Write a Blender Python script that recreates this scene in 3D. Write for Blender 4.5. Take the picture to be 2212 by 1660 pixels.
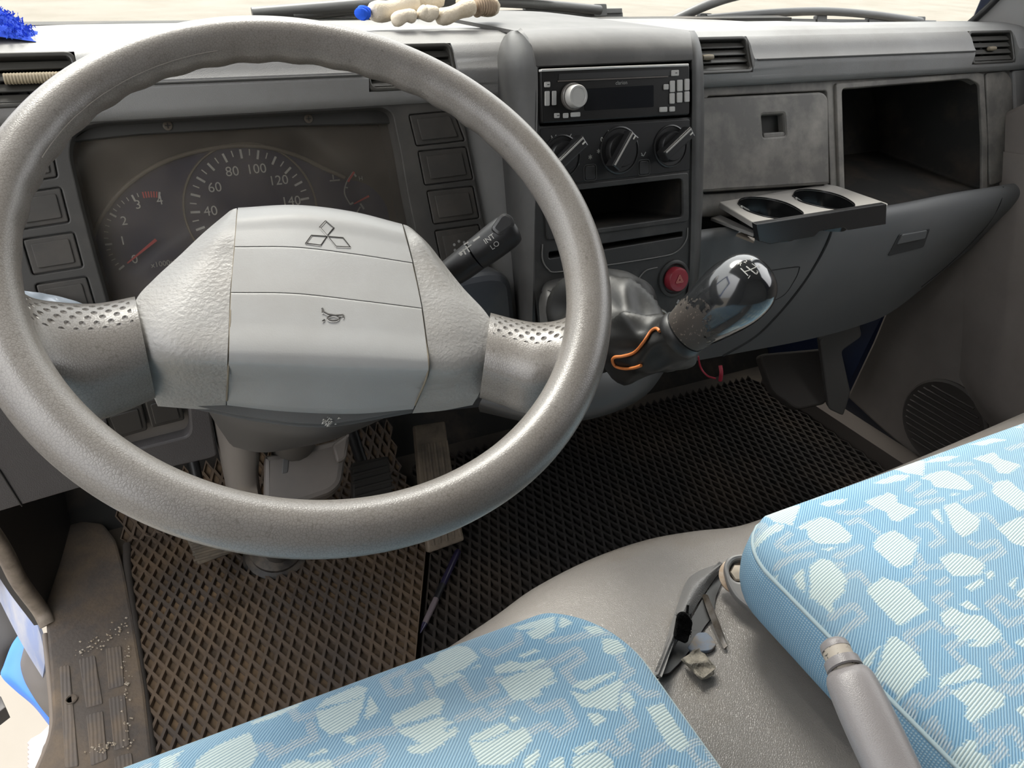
import bpy, math, random
import numpy as np
from math import radians, sin, cos, pi, sqrt
from mathutils import Vector, Matrix
from mathutils.geometry import tessellate_polygon

for o in list(bpy.data.objects):
    bpy.data.objects.remove(o, do_unlink=True)
scene = bpy.context.scene
COL = scene.collection
random.seed(4)
rng = np.random.default_rng(7)

# ------------------------------------------------------------------ camera
# cab frame: X to the right, Y forward, Z up, metres, cab floor at z = 0
FPX = 1673.2                      # focal length in pixels of the 2212 x 1660 frame
CAM = np.array([0.0, 0.0, 0.89])
YAW, PITCH, ROLL = radians(28.524), radians(30.902), radians(-2.833)


def _rot():
    f = np.array([sin(YAW) * cos(PITCH), cos(YAW) * cos(PITCH), -sin(PITCH)])
    r0 = np.array([cos(YAW), -sin(YAW), 0.0])
    d0 = np.cross(f, r0)
    r = cos(ROLL) * r0 + sin(ROLL) * d0
    d = -sin(ROLL) * r0 + cos(ROLL) * d0
    return np.array([r, d, f])


RC = _rot()
cam_data = bpy.data.cameras.new('camera')
cam_data.sensor_fit = 'HORIZONTAL'
cam_data.sensor_width = 36.0
cam_data.lens = FPX / 2212 * 36.0
cam_data.clip_start = 0.02
cam_data.clip_end = 300
cam = bpy.data.objects.new('camera', cam_data)
COL.objects.link(cam)
M = Matrix.Identity(4)
for i in range(3):
    M[i][0] = RC[0][i]
    M[i][1] = -RC[1][i]
    M[i][2] = -RC[2][i]
    M[i][3] = CAM[i]
cam.matrix_world = M
scene.camera = cam

# ------------------------------------------------------------------ light
world = bpy.data.worlds.new('overcast_sky')
scene.world = world
world.use_nodes = True
wn = world.node_tree.nodes
bg = wn['Background']
# CIE overcast sky: three times brighter overhead than at the horizon
wt = world.node_tree
geo = wn.new('ShaderNodeTexCoord')
sepw = wn.new('ShaderNodeSeparateXYZ')
wt.links.new(geo.outputs['Generated'], sepw.inputs[0])
mrw = wn.new('ShaderNodeMapRange')
mrw.inputs['To Min'].default_value = 0.36
mrw.inputs['To Max'].default_value = 1.08
wt.links.new(sepw.outputs[2], mrw.inputs['Value'])
mulw = wn.new('ShaderNodeVectorMath')
mulw.operation = 'SCALE'
mulw.inputs[0].default_value = (0.985, 0.99, 1.0)
wt.links.new(mrw.outputs['Result'], mulw.inputs['Scale'])
wt.links.new(mulw.outputs[0], bg.inputs[0])
bg.inputs[1].default_value = 4.4
scene.view_settings.view_transform = 'Standard'
scene.view_settings.look = 'None'
scene.view_settings.gamma = 1.0
scene.view_settings.use_curve_mapping = False
scene.view_settings.exposure = 0.32
scene.cycles.max_bounces = 5
scene.cycles.diffuse_bounces = 3
scene.cycles.glossy_bounces = 3
scene.cycles.transmission_bounces = 3
scene.cycles.transparent_max_bounces = 8
sun_d = bpy.data.lights.new('hazy_sun', 'SUN')
sun_d.energy = 8.5
sun_d.angle = radians(35)
sun_d.color = (1.0, 0.95, 0.87)
sun = bpy.data.objects.new('hazy_sun', sun_d)
COL.objects.link(sun)
sun.rotation_euler = Vector((0.0, -0.55, -1.0)).to_track_quat('-Z', 'Y').to_euler()


# ------------------------------------------------------------------ pixel -> place helpers (2212 x 1660 frame)
def ray(px, py):
    return RC.T @ np.array([(px - 1106) / FPX, (py - 830) / FPX, 1.0])


def PD(px, py, d):
    return CAM + ray(px, py) * d


def PX(px, py, x):
    r = ray(px, py)
    return CAM + r * (x / r[0])


def PY(px, py, y):
    r = ray(px, py)
    return CAM + r * (y / r[1])


def PZ(px, py, z):
    r = ray(px, py)
    return CAM + r * ((z - CAM[2]) / r[2])


def proj(P):
    q = (np.asarray(P) - CAM) @ RC.T
    return q[..., :2] / q[..., 2:] * FPX + np.array([1106.0, 830.0])


class Plane:
    def __init__(s, P0, N, U=(1, 0, 0)):
        s.o = np.array(P0, float)
        s.n = np.array(N, float) / np.linalg.norm(N)
        u = np.array(U, float)
        u = u - s.n * (u @ s.n)
        s.u = u / np.linalg.norm(u)
        s.v = np.cross(s.n, s.u)

    def w(s, x, y, z=0.0):
        return s.o + s.u * x + s.v * y + s.n * z

    def hit(s, px, py, z=0.0):
        r = ray(px, py)
        o = s.o + s.n * z
        return CAM + r * (((o - CAM) @ s.n) / (r @ s.n))

    def uv(s, px, py, z=0.0):
        p = s.hit(px, py, z) - s.o
        return np.array([p @ s.u, p @ s.v])

    def uvs(s, pts, z=0.0):
        return [s.uv(a, b, z) for a, b in pts]


# ------------------------------------------------------------------ materials
MATS = {}


def mat(name, col, rough=0.5, spec=0.5, metal=0.0, col2=None, nscale=8.0, nlo=0.4, nhi=0.7, bump=None, coat=0.0, ndetail=5):
    """col2 blended in by a noise (dust, wear); bump = (kind, scale, strength, distance)"""
    if name in MATS:
        return MATS[name]
    m = bpy.data.materials.new(name)
    m.use_nodes = True
    nt = m.node_tree
    b = nt.nodes['Principled BSDF']
    b.inputs['Base Color'].default_value = (*col, 1)
    b.inputs['Roughness'].default_value = rough
    b.inputs['Specular IOR Level'].default_value = spec
    b.inputs['Metallic'].default_value = metal
    b.inputs['Coat Weight'].default_value = coat
    tc = nt.nodes.new('ShaderNodeTexCoord')
    if col2 is not None:
        n = nt.nodes.new('ShaderNodeTexNoise')
        n.inputs['Scale'].default_value = nscale
        n.inputs['Detail'].default_value = ndetail
        n.inputs['Roughness'].default_value = 0.62
        nt.links.new(tc.outputs['Object'], n.inputs['Vector'])
        mr = nt.nodes.new('ShaderNodeMapRange')
        mr.inputs['From Min'].default_value = nlo
        mr.inputs['From Max'].default_value = nhi
        nt.links.new(n.outputs['Fac'], mr.inputs['Value'])
        mx = nt.nodes.new('ShaderNodeMix')
        mx.data_type = 'RGBA'
        mx.inputs['A'].default_value = (*col, 1)
        mx.inputs['B'].default_value = (*col2, 1)
        nt.links.new(mr.outputs['Result'], mx.inputs['Factor'])
        nt.links.new(mx.outputs['Result'], b.inputs['Base Color'])
    if bump:
        kind, sc, st, di = bump
        if kind == 'leather':
            t = nt.nodes.new('ShaderNodeTexVoronoi')
            t.feature = 'DISTANCE_TO_EDGE'
            t.inputs['Scale'].default_value = sc
            t.inputs['Randomness'].default_value = 1.0
            out = t.outputs['Distance']
            mr2 = nt.nodes.new('ShaderNodeMapRange')
            mr2.inputs['From Max'].default_value = 0.22
            nt.links.new(out, mr2.inputs['Value'])
            out = mr2.outputs['Result']
        elif kind == 'weave':
            t = nt.nodes.new('ShaderNodeTexWave')
            t.inputs['Scale'].default_value = sc
            t.inputs['Distortion'].default_value = 1.0
            out = t.outputs['Fac']
        else:
            t = nt.nodes.new('ShaderNodeTexNoise')
            t.inputs['Scale'].default_value = sc
            t.inputs['Detail'].default_value = 3
            out = t.outputs['Fac']
        nt.links.new(tc.outputs['Object'], t.inputs['Vector'])
        bp = nt.nodes.new('ShaderNodeBump')
        bp.inputs['Strength'].default_value = st
        bp.inputs['Distance'].default_value = di
        nt.links.new(out, bp.inputs['Height'])
        nt.links.new(bp.outputs['Normal'], b.inputs['Normal'])
    MATS[name] = m
    return m


WHEEL = mat('wheel_urethane', (0.200, 0.187, 0.172), 0.31, 0.6, col2=(0.172, 0.156, 0.138), nscale=14, bump=('leather', 520, 0.12, 0.0004))
HUBG = mat('hub_grained_plastic', (0.315, 0.308, 0.295), 0.40, 0.5, col2=(0.28, 0.267, 0.248), nscale=20, bump=('noise', 380, 0.32, 0.0016))
HUBS = mat('hub_smooth_plastic', (0.335, 0.335, 0.33), 0.42, 0.5, col2=(0.30, 0.295, 0.285), nscale=12, bump=('noise', 900, 0.12, 0.0006))
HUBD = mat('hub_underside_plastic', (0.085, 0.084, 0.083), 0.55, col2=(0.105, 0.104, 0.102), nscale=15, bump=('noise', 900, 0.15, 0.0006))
SEAM = mat('grimy_seam', (0.16, 0.13, 0.09), 0.8)
PAD = mat('dash_pad_vinyl', (0.245, 0.245, 0.243), 0.55, 0.45, col2=(0.20, 0.195, 0.19), nscale=9, bump=('leather', 700, 0.18, 0.0006))
FASC = mat('dash_grey_plastic', (0.225, 0.22, 0.215), 0.58, 0.4, col2=(0.18, 0.175, 0.17), nscale=10, bump=('noise', 900, 0.15, 0.0006))
BEZEL = mat('bezel_charcoal', (0.046, 0.044, 0.041), 0.5, 0.4, col2=(0.075, 0.070, 0.063), nscale=9, nlo=0.5, bump=('noise', 1100, 0.12, 0.0005))
SWITCH = mat('switch_charcoal', (0.046, 0.043, 0.039), 0.55, 0.4, col2=(0.065, 0.058, 0.051), nscale=30, bump=('noise', 1500, 0.1, 0.0004))
CONS = mat('console_charcoal', (0.030, 0.030, 0.0295), 0.5, 0.35, col2=(0.075, 0.073, 0.068), nscale=16, nlo=0.48, nhi=0.8, bump=('noise', 900, 0.12, 0.0005))
CONSL = mat('console_side_trim', (0.068, 0.067, 0.065), 0.5, 0.4, col2=(0.042, 0.041, 0.040), nscale=14, bump=('noise', 900, 0.12, 0.0005))
BLACK = mat('black_plastic', (0.012, 0.012, 0.012), 0.45)
GLOSSB = mat('glossy_black_plastic', (0.010, 0.0105, 0.011), 0.18)
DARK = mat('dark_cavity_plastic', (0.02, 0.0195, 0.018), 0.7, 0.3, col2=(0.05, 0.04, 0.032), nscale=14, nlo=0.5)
VENT = mat('vent_dark_plastic', (0.045, 0.043, 0.038), 0.42, 0.5)
DIRTYG = mat('glove_lid_grimy_grey', (0.105, 0.10, 0.092), 0.55, 0.4, col2=(0.23, 0.215, 0.19), nscale=20, nlo=0.42, nhi=0.72, bump=('noise', 900, 0.12, 0.0005), ndetail=8)
SLATE = mat('lower_dash_slate', (0.125, 0.130, 0.134), 0.5, 0.45, col2=(0.14, 0.143, 0.145), nscale=7, bump=('noise', 1100, 0.1, 0.0005))
DOORG = mat('door_panel_grey', (0.20, 0.178, 0.162), 0.62, 0.35, col2=(0.16, 0.14, 0.125), nscale=6, bump=('leather', 500, 0.1, 0.0005))
VINYL = mat('engine_cover_vinyl', (0.225, 0.208, 0.193), 0.36, 0.55, col2=(0.185, 0.157, 0.125), nscale=6, nlo=0.5, nhi=0.8, bump=('leather', 560, 0.30, 0.0008))
LEATH = mat('boot_black_leatherette', (0.012, 0.012, 0.0115), 0.46, 0.35, col2=(0.05, 0.048, 0.045), nscale=30, nlo=0.55, nhi=0.85)
KNOBM = mat('gear_knob_gloss', (0.018, 0.019, 0.02), 0.14, 0.6, coat=0.5)
RED = mat('hazard_red', (0.235, 0.024, 0.036), 0.35, 0.5)
REDP = mat('dial_red_print', (0.55, 0.06, 0.06), 0.6)
WHITEP = mat('white_print', (0.55, 0.54, 0.50), 0.6)
GREYP = mat('grey_print', (0.30, 0.30, 0.29), 0.6)
SILVER = mat('satin_silver_button', (0.42, 0.41, 0.39), 0.35, 0.5)
CHROME = mat('dull_metal', (0.50, 0.47, 0.43), 0.3, metal=1.0)
RUST = mat('rusty_metal', (0.30, 0.20, 0.12), 0.6, metal=0.5, col2=(0.42, 0.36, 0.30), nscale=80)
NAVY = mat('dial_face_navy', (0.017, 0.021, 0.052), 0.6, 0.3)
MASKB = mat('dial_mask_brown', (0.030, 0.025, 0.020), 0.6, 0.3, col2=(0.055, 0.045, 0.034), nscale=10)
ARCH = mat('dial_rim_tan', (0.16, 0.135, 0.10), 0.5)
MATB = mat('floor_mat_foam', (0.075, 0.060, 0.050), 0.8, 0.25, col2=(0.135, 0.092, 0.058), nscale=4.5, nlo=0.42, nhi=0.66)
MATK = mat('floor_mat_black', (0.020, 0.018, 0.017), 0.8, 0.25, col2=(0.045, 0.034, 0.026), nscale=4, nlo=0.45)
FLOORM = mat('cab_floor_rubber', (0.05, 0.045, 0.04), 0.85, 0.2, col2=(0.09, 0.075, 0.06), nscale=6)
SILLM = mat('sill_rubber', (0.085, 0.072, 0.063), 0.75, 0.3, col2=(0.15, 0.112, 0.078), nscale=16, nlo=0.42, nhi=0.7, bump=('noise', 200, 0.4, 0.002))
SEALM = mat('door_seal_rubber', (0.24, 0.20, 0.16), 0.7, 0.3, col2=(0.14, 0.115, 0.09), nscale=40)
BLUEP = mat('blue_paint', (0.02, 0.13, 0.55), 0.25, 0.5, coat=0.5)
BLUED = mat('blue_grey_paint', (0.16, 0.21, 0.36), 0.4, 0.5, col2=(0.34, 0.34, 0.36), nscale=14)
STEPM = mat('step_grey_plastic', (0.36, 0.32, 0.31), 0.6)
def weave_mat(name, c0, c1, period):
    """plain woven fabric: tiny light floats on a darker ground"""
    m = bpy.data.materials.new(name)
    m.use_nodes = True
    nt = m.node_tree
    b = nt.nodes['Principled BSDF']
    b.inputs['Roughness'].default_value = 0.9
    b.inputs['Specular IOR Level'].default_value = 0.2
    tc = nt.nodes.new('ShaderNodeTexCoord')
    f = []
    for ax_, per in (('X', period * 1.6), ('Y', period), ('Z', period)):
        w = nt.nodes.new('ShaderNodeTexWave')
        w.bands_direction = ax_
        w.inputs['Scale'].default_value = 2 * pi / per / 20
        w.inputs['Distortion'].default_value = 0.4
        nt.links.new(tc.outputs['Object'], w.inputs['Vector'])
        f.append(w.outputs['Fac'])
    mx_ = nt.nodes.new('ShaderNodeMath')
    mx_.operation = 'MULTIPLY'
    nt.links.new(f[1], mx_.inputs[0])
    nt.links.new(f[2], mx_.inputs[1])
    mx = nt.nodes.new('ShaderNodeMix')
    mx.data_type = 'RGBA'
    mx.inputs['A'].default_value = (*c0, 1)
    mx.inputs['B'].default_value = (*c1, 1)
    nt.links.new(mx_.outputs[0], mx.inputs['Factor'])
    nt.links.new(mx.outputs['Result'], b.inputs['Base Color'])
    bp = nt.nodes.new('ShaderNodeBump')
    bp.inputs['Strength'].default_value = 0.4
    bp.inputs['Distance'].default_value = 0.0006
    nt.links.new(mx_.outputs[0], bp.inputs['Height'])
    nt.links.new(bp.outputs['Normal'], b.inputs['Normal'])
    MATS[name] = m
    return m


SEATS = weave_mat('seat_side_fabric', (0.15, 0.29, 0.42), (0.40, 0.51, 0.55), 0.0023)
PIPING = mat('seat_piping', (0.36, 0.45, 0.48), 0.8, 0.2, bump=('noise', 700, 0.3, 0.0005))
COTTON = mat('cotton_glove_cream', (0.70, 0.62, 0.50), 0.9, 0.1, col2=(0.52, 0.42, 0.28), nscale=22, nlo=0.5, nhi=0.75, bump=('noise', 500, 0.6, 0.0015))
BLUEC = mat('blue_cuff', (0.03, 0.12, 0.75), 0.9, 0.1, bump=('noise', 500, 0.5, 0.001))
TERRY = mat('terry_blue', (0.03, 0.075, 0.52), 0.95, 0.1)
ORANGE = mat('orange_wire', (0.62, 0.20, 0.055), 0.4)
CRIMSON = mat('crimson_wire', (0.25, 0.012, 0.03), 0.5)
PEDALR = mat('pedal_rubber', (0.055, 0.048, 0.04), 0.7, 0.3, col2=(0.15, 0.12, 0.085), nscale=25)
TAN = mat('accelerator_worn', (0.17, 0.135, 0.10), 0.6, 0.3, col2=(0.09, 0.075, 0.06), nscale=40)
COLG = mat('column_grey_plastic', (0.12, 0.108, 0.098), 0.5, 0.45, col2=(0.19, 0.158, 0.12), nscale=9, nlo=0.5, nhi=0.75)
COLD = mat('column_dark_plastic', (0.085, 0.076, 0.07), 0.55, 0.4, col2=(0.11, 0.095, 0.085), nscale=12)
PENM = mat('pen_barrel', (0.02, 0.016, 0.045), 0.3)
BRAKEM = mat('brake_lever_grip', (0.205, 0.19, 0.188), 0.36, 0.5, bump=('leather', 800, 0.15, 0.0004))
WORN = mat('worn_button', (0.33, 0.29, 0.24), 0.55, col2=(0.02, 0.018, 0.015), nscale=210, nlo=0.55, nhi=0.6)
VELCRO = mat('black_velcro', (0.006, 0.006, 0.006), 0.95, 0.1, bump=('noise', 900, 1.0, 0.002))
TAPEM = mat('dirty_cloth_tape', (0.30, 0.27, 0.22), 0.7, col2=(0.10, 0.09, 0.075), nscale=70, bump=('noise', 300, 0.8, 0.003))
WIPER = mat('wiper_black', (0.022, 0.022, 0.024), 0.5)
ROOFM = mat('headliner_grey', (0.22, 0.21, 0.20), 0.8)
GROUND = mat('pale_gravel_ground', (0.150, 0.138, 0.120), 0.9, 0.1, col2=(0.122, 0.110, 0.092), nscale=0.9, nlo=0.35, nhi=0.7, ndetail=9)


def glass_mat(name, clear, dust, dustcol, nscale=14, gloss=0.05):
    m = bpy.data.materials.new(name)
    m.use_nodes = True
    nt = m.node_tree
    nt.nodes.remove(nt.nodes['Principled BSDF'])
    out = nt.nodes['Material Output']
    tr = nt.nodes.new('ShaderNodeBsdfTransparent')
    tr.inputs[0].default_value = (*clear, 1)
    gl = nt.nodes.new('ShaderNodeBsdfGlossy')
    gl.inputs['Roughness'].default_value = 0.08
    df = nt.nodes.new('ShaderNodeBsdfDiffuse')
    df.inputs[0].default_value = (*dustcol, 1)
    fr = nt.nodes.new('ShaderNodeFresnel')
    fr.inputs[0].default_value = 1.3
    tc = nt.nodes.new('ShaderNodeTexCoord')
    n = nt.nodes.new('ShaderNodeTexNoise')
    n.inputs['Scale'].default_value = nscale
    n.inputs['Detail'].default_value = 8
    nt.links.new(tc.outputs['Object'], n.inputs['Vector'])
    mr = nt.nodes.new('ShaderNodeMapRange')
    mr.inputs['From Min'].default_value = 0.3
    mr.inputs['From Max'].default_value = 0.75
    mr.inputs['To Min'].default_value = dust * 0.4
    mr.inputs['To Max'].default_value = dust
    nt.links.new(n.outputs['Fac'], mr.inputs['Value'])
    m1 = nt.nodes.new('ShaderNodeMixShader')
    nt.links.new(fr.outputs[0], m1.inputs[0])
    nt.links.new(tr.outputs[0], m1.inputs[1])
    nt.links.new(gl.outputs[0], m1.inputs[2])
    m2 = nt.nodes.new('ShaderNodeMixShader')
    nt.links.new(mr.outputs['Result'], m2.inputs[0])
    nt.links.new(m1.outputs[0], m2.inputs[1])
    nt.links.new(df.outputs[0], m2.inputs[2])
    nt.links.new(m2.outputs[0], out.inputs[0])
    MATS[name] = m
    return m


GLASS = glass_mat('windscreen_glass', (0.96, 0.97, 0.96), 0.03, (0.5, 0.48, 0.44))
LENS = glass_mat('dusty_gauge_lens', (0.9, 0.9, 0.9), 0.10, (0.55, 0.48, 0.40), 20)


# ------------------------------------------------------------------ mesh helpers
def tag(o, label=None, cat=None, group=None, kind=None):
    if label:
        o['label'] = label
    if cat:
        o['category'] = cat
    if group:
        o['group'] = group
    if kind:
        o['kind'] = kind
    return o


def thing(name, loc, label, cat, group=None):
    o = bpy.data.objects.new(name, None)
    o.empty_display_size = 0.02
    o.location = Vector([float(a) for a in loc])
    COL.objects.link(o)
    return tag(o, label, cat, group)


def mk(name, verts, faces, material, parent=None, smooth=35, uv=None):
    me = bpy.data.meshes.new(name)
    me.from_pydata([tuple(map(float, v)) for v in verts], [], [tuple(int(i) for i in f) for f in faces])
    me.update()
    if material is not None:
        me.materials.append(material)
    if smooth:
        me.polygons.foreach_set('use_smooth', [True] * len(me.polygons))
        me.set_sharp_from_angle(angle=radians(smooth))
    if uv is not None:
        l = me.uv_layers.new(name='UVMap')
        idx = np.empty(len(me.loops), dtype=np.int32)
        me.loops.foreach_get('vertex_index', idx)
        l.data.foreach_set('uv', np.asarray(uv, dtype=np.float32)[idx].ravel())
    o = bpy.data.objects.new(name, me)
    COL.objects.link(o)
    if parent is not None:
        off = np.zeros(3)
        p = parent
        while p is not None:
            off += np.array(p.location)
            p = p.parent
        co = np.empty(len(me.vertices) * 3, dtype=np.float32)
        me.vertices.foreach_get('co', co)
        co = (co.reshape(-1, 3) - off).astype(np.float32)
        me.vertices.foreach_set('co', co.ravel())
        me.update()
        o.parent = parent
    return o


def area2(p):
    p = np.asarray(p)
    x, y = p[:, 0], p[:, 1]
    return 0.5 * np.sum(x * np.roll(y, -1) - np.roll(x, -1) * y)


def ccw(p):
    p = [np.array(q, float) for q in p]
    return p if area2(p) > 0 else p[::-1]


def roundpoly(pts, r, seg=4):
    """rounded corners; r scalar or per-corner list"""
    pts = [np.array(p, float) for p in pts]
    n = len(pts)
    rs = r if isinstance(r, (list, tuple)) else [r] * n
    out = []
    for i in range(n):
        a, b, c = pts[i - 1], pts[i], pts[(i + 1) % n]
        ri = rs[i]
        if ri <= 0:
            out.append(b)
            continue
        e1, e2 = a - b, c - b
        l1, l2 = np.linalg.norm(e1), np.linalg.norm(e2)
        t = min(ri, l1 * 0.48, l2 * 0.48)
        p1, p2 = b + e1 / l1 * t, b + e2 / l2 * t
        for k in range(seg + 1):
            s = k / seg
            out.append((1 - s) ** 2 * p1 + 2 * s * (1 - s) * b + s * s * p2)
    return out


def rrect(cx, cy, w, h, r, seg=4):
    return roundpoly([(cx - w / 2, cy - h / 2), (cx + w / 2, cy - h / 2), (cx + w / 2, cy + h / 2), (cx - w / 2, cy + h / 2)], r, seg)


def circle(cx, cy, r, n=28, ry=None):
    ry = ry or r
    return [np.array([cx + r * cos(2 * pi * k / n), cy + ry * sin(2 * pi * k / n)]) for k in range(n)]


def inset(loop, d):
    n = len(loop)
    out = []
    for i in range(n):
        a, b, c = loop[i - 1], loop[i], loop[(i + 1) % n]
        e1, e2 = b - a, c - b
        l1, l2 = np.linalg.norm(e1) + 1e-12, np.linalg.norm(e2) + 1e-12
        n1 = np.array([-e1[1], e1[0]]) / l1
        n2 = np.array([-e2[1], e2[0]]) / l2
        m = n1 + n2
        q = max(m @ m / 2, 0.35)
        out.append(b + m / q * d)
    return out


def plate(name, pl, outer, holes=(), z=0.0, depth=0.01, bev=0.0008, material=None, parent=None, smooth=20):
    """flat piece on a plane, front face at height z, thickness depth, rounded front edges, optional holes"""
    outer = ccw(outer)
    holes = [ccw(h) for h in holes]
    V, F = [], []
    fronts, backs = [], []
    for li, loop in enumerate([outer] + holes):
        sg = 1 if li == 0 else -1
        n = len(loop)
        rings = [(loop, z - depth)]
        if bev > 0:
            rings += [(loop, z - bev), (inset(loop, sg * bev * 0.3), z - bev * 0.3), (inset(loop, sg * bev), z)]
        else:
            rings += [(loop, z)]
        base = len(V)
        for L, zz in rings:
            V += [pl.w(p[0], p[1], zz) for p in L]
        for k in range(len(rings) - 1):
            for i in range(n):
                j = (i + 1) % n
                q = [base + k * n + i, base + k * n + j, base + (k + 1) * n + j, base + (k + 1) * n + i]
                F.append(q if sg > 0 else q[::-1])
        fronts.append((base + (len(rings) - 1) * n, rings[-1][0]))
        backs.append((base, loop))
    for lst, flip in ((fronts, False), (backs, True)):
        idx = []
        for b0, L in lst:
            idx += list(range(b0, b0 + len(L)))
        tris = tessellate_polygon([[Vector((p[0], p[1], 0)) for p in L] for _, L in lst])
        for t in tris:
            a, b, c = [idx[k] for k in t]
            pa, pb, pc = [np.array(V[k]) for k in (a, b, c)]
            up = np.cross(pb - pa, pc - pa) @ pl.n > 0
            if up == flip:
                a, b, c = c, b, a
            F.append((a, b, c))
    return mk(name, V, F, material, parent, smooth)


def ppx(name, pl, pts, r=0.0, holes=(), **kw):
    """plate from pixel corners on a plane (converted to metres on that plane)"""
    z = kw.get('z', 0.0)
    out = roundpoly(pl.uvs(pts, z), r) if r else pl.uvs(pts, z)
    hs = [roundpoly(pl.uvs(h, z), hr) if hr else pl.uvs(h, z) for h, hr in holes]
    return plate(name, pl, out, hs, **kw)


def cr(pts, n):
    """Catmull-Rom resample of a list of points to n points"""
    P = np.asarray(pts, float)
    k = len(P)
    if k == 1:
        return np.repeat(P, n, 0)
    if k == 2:
        t = np.linspace(0, 1, n)[:, None]
        return P[0] * (1 - t) + P[1] * t
    Q = np.vstack([2 * P[0] - P[1], P, 2 * P[-1] - P[-2]])
    ts = np.linspace(0, k - 1, n)
    i = np.minimum(ts.astype(int), k - 2)
    t = (ts - i)[:, None]
    a, b, c, d = Q[i], Q[i + 1], Q[i + 2], Q[i + 3]
    return 0.5 * (2 * b + (c - a) * t + (2 * a - 5 * b + 4 * c - d) * t ** 2 + (3 * b - a - 3 * c + d) * t ** 3)


def _spline(P, n):
    """chord-spaced Catmull-Rom along axis 0 of P (k, m, 3): n samples, at least two per span"""
    k = len(P)
    seg = np.mean(np.linalg.norm(np.diff(P, axis=0), axis=2), axis=1) + 1e-6
    kn = np.concatenate([[0], np.cumsum(seg)])
    per = np.maximum(2, np.round(seg / kn[-1] * (n - 1)).astype(int))
    while per.sum() > n - 1 and per.max() > 2:
        per[per.argmax()] -= 1
    while per.sum() < n - 1:
        per[(seg / per).argmax()] += 1
    ts = np.concatenate([np.linspace(kn[i], kn[i + 1], per[i], endpoint=False) for i in range(k - 1)] + [[kn[-1]]])
    T = np.zeros_like(P)
    for i in range(k):
        if i == 0:
            T[i] = (P[1] - P[0]) / seg[0]
        elif i == k - 1:
            T[i] = (P[-1] - P[-2]) / seg[-1]
        else:
            a, b = (P[i] - P[i - 1]) / seg[i - 1], (P[i + 1] - P[i]) / seg[i]
            T[i] = (a * seg[i - 1] + b * seg[i]) / (seg[i] + seg[i - 1])
    out = []
    for t in ts:
        i = min(max(np.searchsorted(kn, t, side='right') - 1, 0), k - 2)
        h = seg[i]
        s = (t - kn[i]) / h
        out.append((2 * s ** 3 - 3 * s ** 2 + 1) * P[i] + (s ** 3 - 2 * s ** 2 + s) * h * T[i] + (-2 * s ** 3 + 3 * s ** 2) * P[i + 1] + (s ** 3 - s ** 2) * h * T[i + 1])
    return np.array(out)


def grid_from(rows, nu, nv):
    """control net rows[r][c] of points -> (nv, nu, 3) smooth grid"""
    A = np.array([[np.asarray(p, float) for p in r] for r in rows])
    B_ = _spline(np.swapaxes(A, 0, 1), nu)          # along u: (nu, rows, 3)
    return _spline(np.swapaxes(B_, 0, 1), nv)       # along v: (nv, nu, 3)


def sheet(name, G, material, parent=None, thick=0.003, smooth=50, face=None, back=None):
    """a grid of points made into a sheet with thickness; front faces the side of `face` (default: the camera side)"""
    nv, nu = G.shape[:2]
    du = np.gradient(G, axis=1)
    dv = np.gradient(G, axis=0)
    N = np.cross(du, dv)
    N /= np.linalg.norm(N, axis=2, keepdims=True) + 1e-12
    face = CAM if face is None else np.asarray(face)
    if np.mean(np.sum(N * (face - G), axis=2)) < 0:
        N = -N
    B = G - N * thick if back is None else G + np.asarray(back, float) * thick
    V = np.concatenate([G.reshape(-1, 3), B.reshape(-1, 3)])
    o = nu * nv
    F = []
    fl = np.mean(np.sum(np.cross(du, dv) * N, axis=2)) > 0
    for r in range(nv - 1):
        for c in range(nu - 1):
            q = [r * nu + c, r * nu + c + 1, (r + 1) * nu + c + 1, (r + 1) * nu + c]
            F.append(q if fl else q[::-1])
            b = [o + i for i in q[::-1]]
            F.append(b if fl else b[::-1])
    loop = [c for c in range(nu)] + [r * nu + nu - 1 for r in range(1, nv)] + [(nv - 1) * nu + c for c in range(nu - 2, -1, -1)] + [r * nu for r in range(nv - 2, 0, -1)]
    for i in range(len(loop)):
        a, b = loop[i], loop[(i + 1) % len(loop)]
        q = [a, o + a, o + b, b]
        F.append(q if fl else q[::-1])
    uu, vv = np.meshgrid(np.linspace(0, 1, nu), np.linspace(0, 1, nv))
    uv = np.stack([uu, vv], 2).reshape(-1, 2)
    return mk(name, V, F, material, parent, smooth, uv=np.concatenate([uv, uv]))


def loft(name, rings, material, parent=None, caps=True, closed=True, smooth=45):
    R = [np.asarray(r, float) for r in rings]
    n = len(R[0])
    V = np.concatenate(R)
    F = []
    cen = V.mean(0)
    for k in range(len(R) - 1):
        for i in range(n if closed else n - 1):
            j = (i + 1) % n
            F.append([k * n + i, k * n + j, (k + 1) * n + j, (k + 1) * n + i])
    if caps:
        F.append(list(range(n))[::-1])
        F.append([(len(R) - 1) * n + i for i in range(n)])
    # orient outward
    s = 0
    for f in F[: (len(R) - 1) * n]:
        a, b, c = V[f[0]], V[f[1]], V[f[2]]
        k = f[0] // n
        s += np.cross(b - a, c - a) @ (a - R[k].mean(0))
    if s < 0:
        F = [f[::-1] for f in F]
    return mk(name, V, F, material, parent, smooth)


def frames(path):
    P = np.asarray(path, float)
    T = np.gradient(P, axis=0)
    T /= np.linalg.norm(T, axis=1, keepdims=True)
    a = np.array([0, 0, 1.0]) if abs(T[0][2]) < 0.9 else np.array([1.0, 0, 0])
    u = np.cross(T[0], a)
    u /= np.linalg.norm(u)
    U = []
    for t in T:
        u = u - t * (u @ t)
        u /= np.linalg.norm(u)
        U.append(u)
    U = np.array(U)
    return P, T, U, np.cross(T, U)


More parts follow.
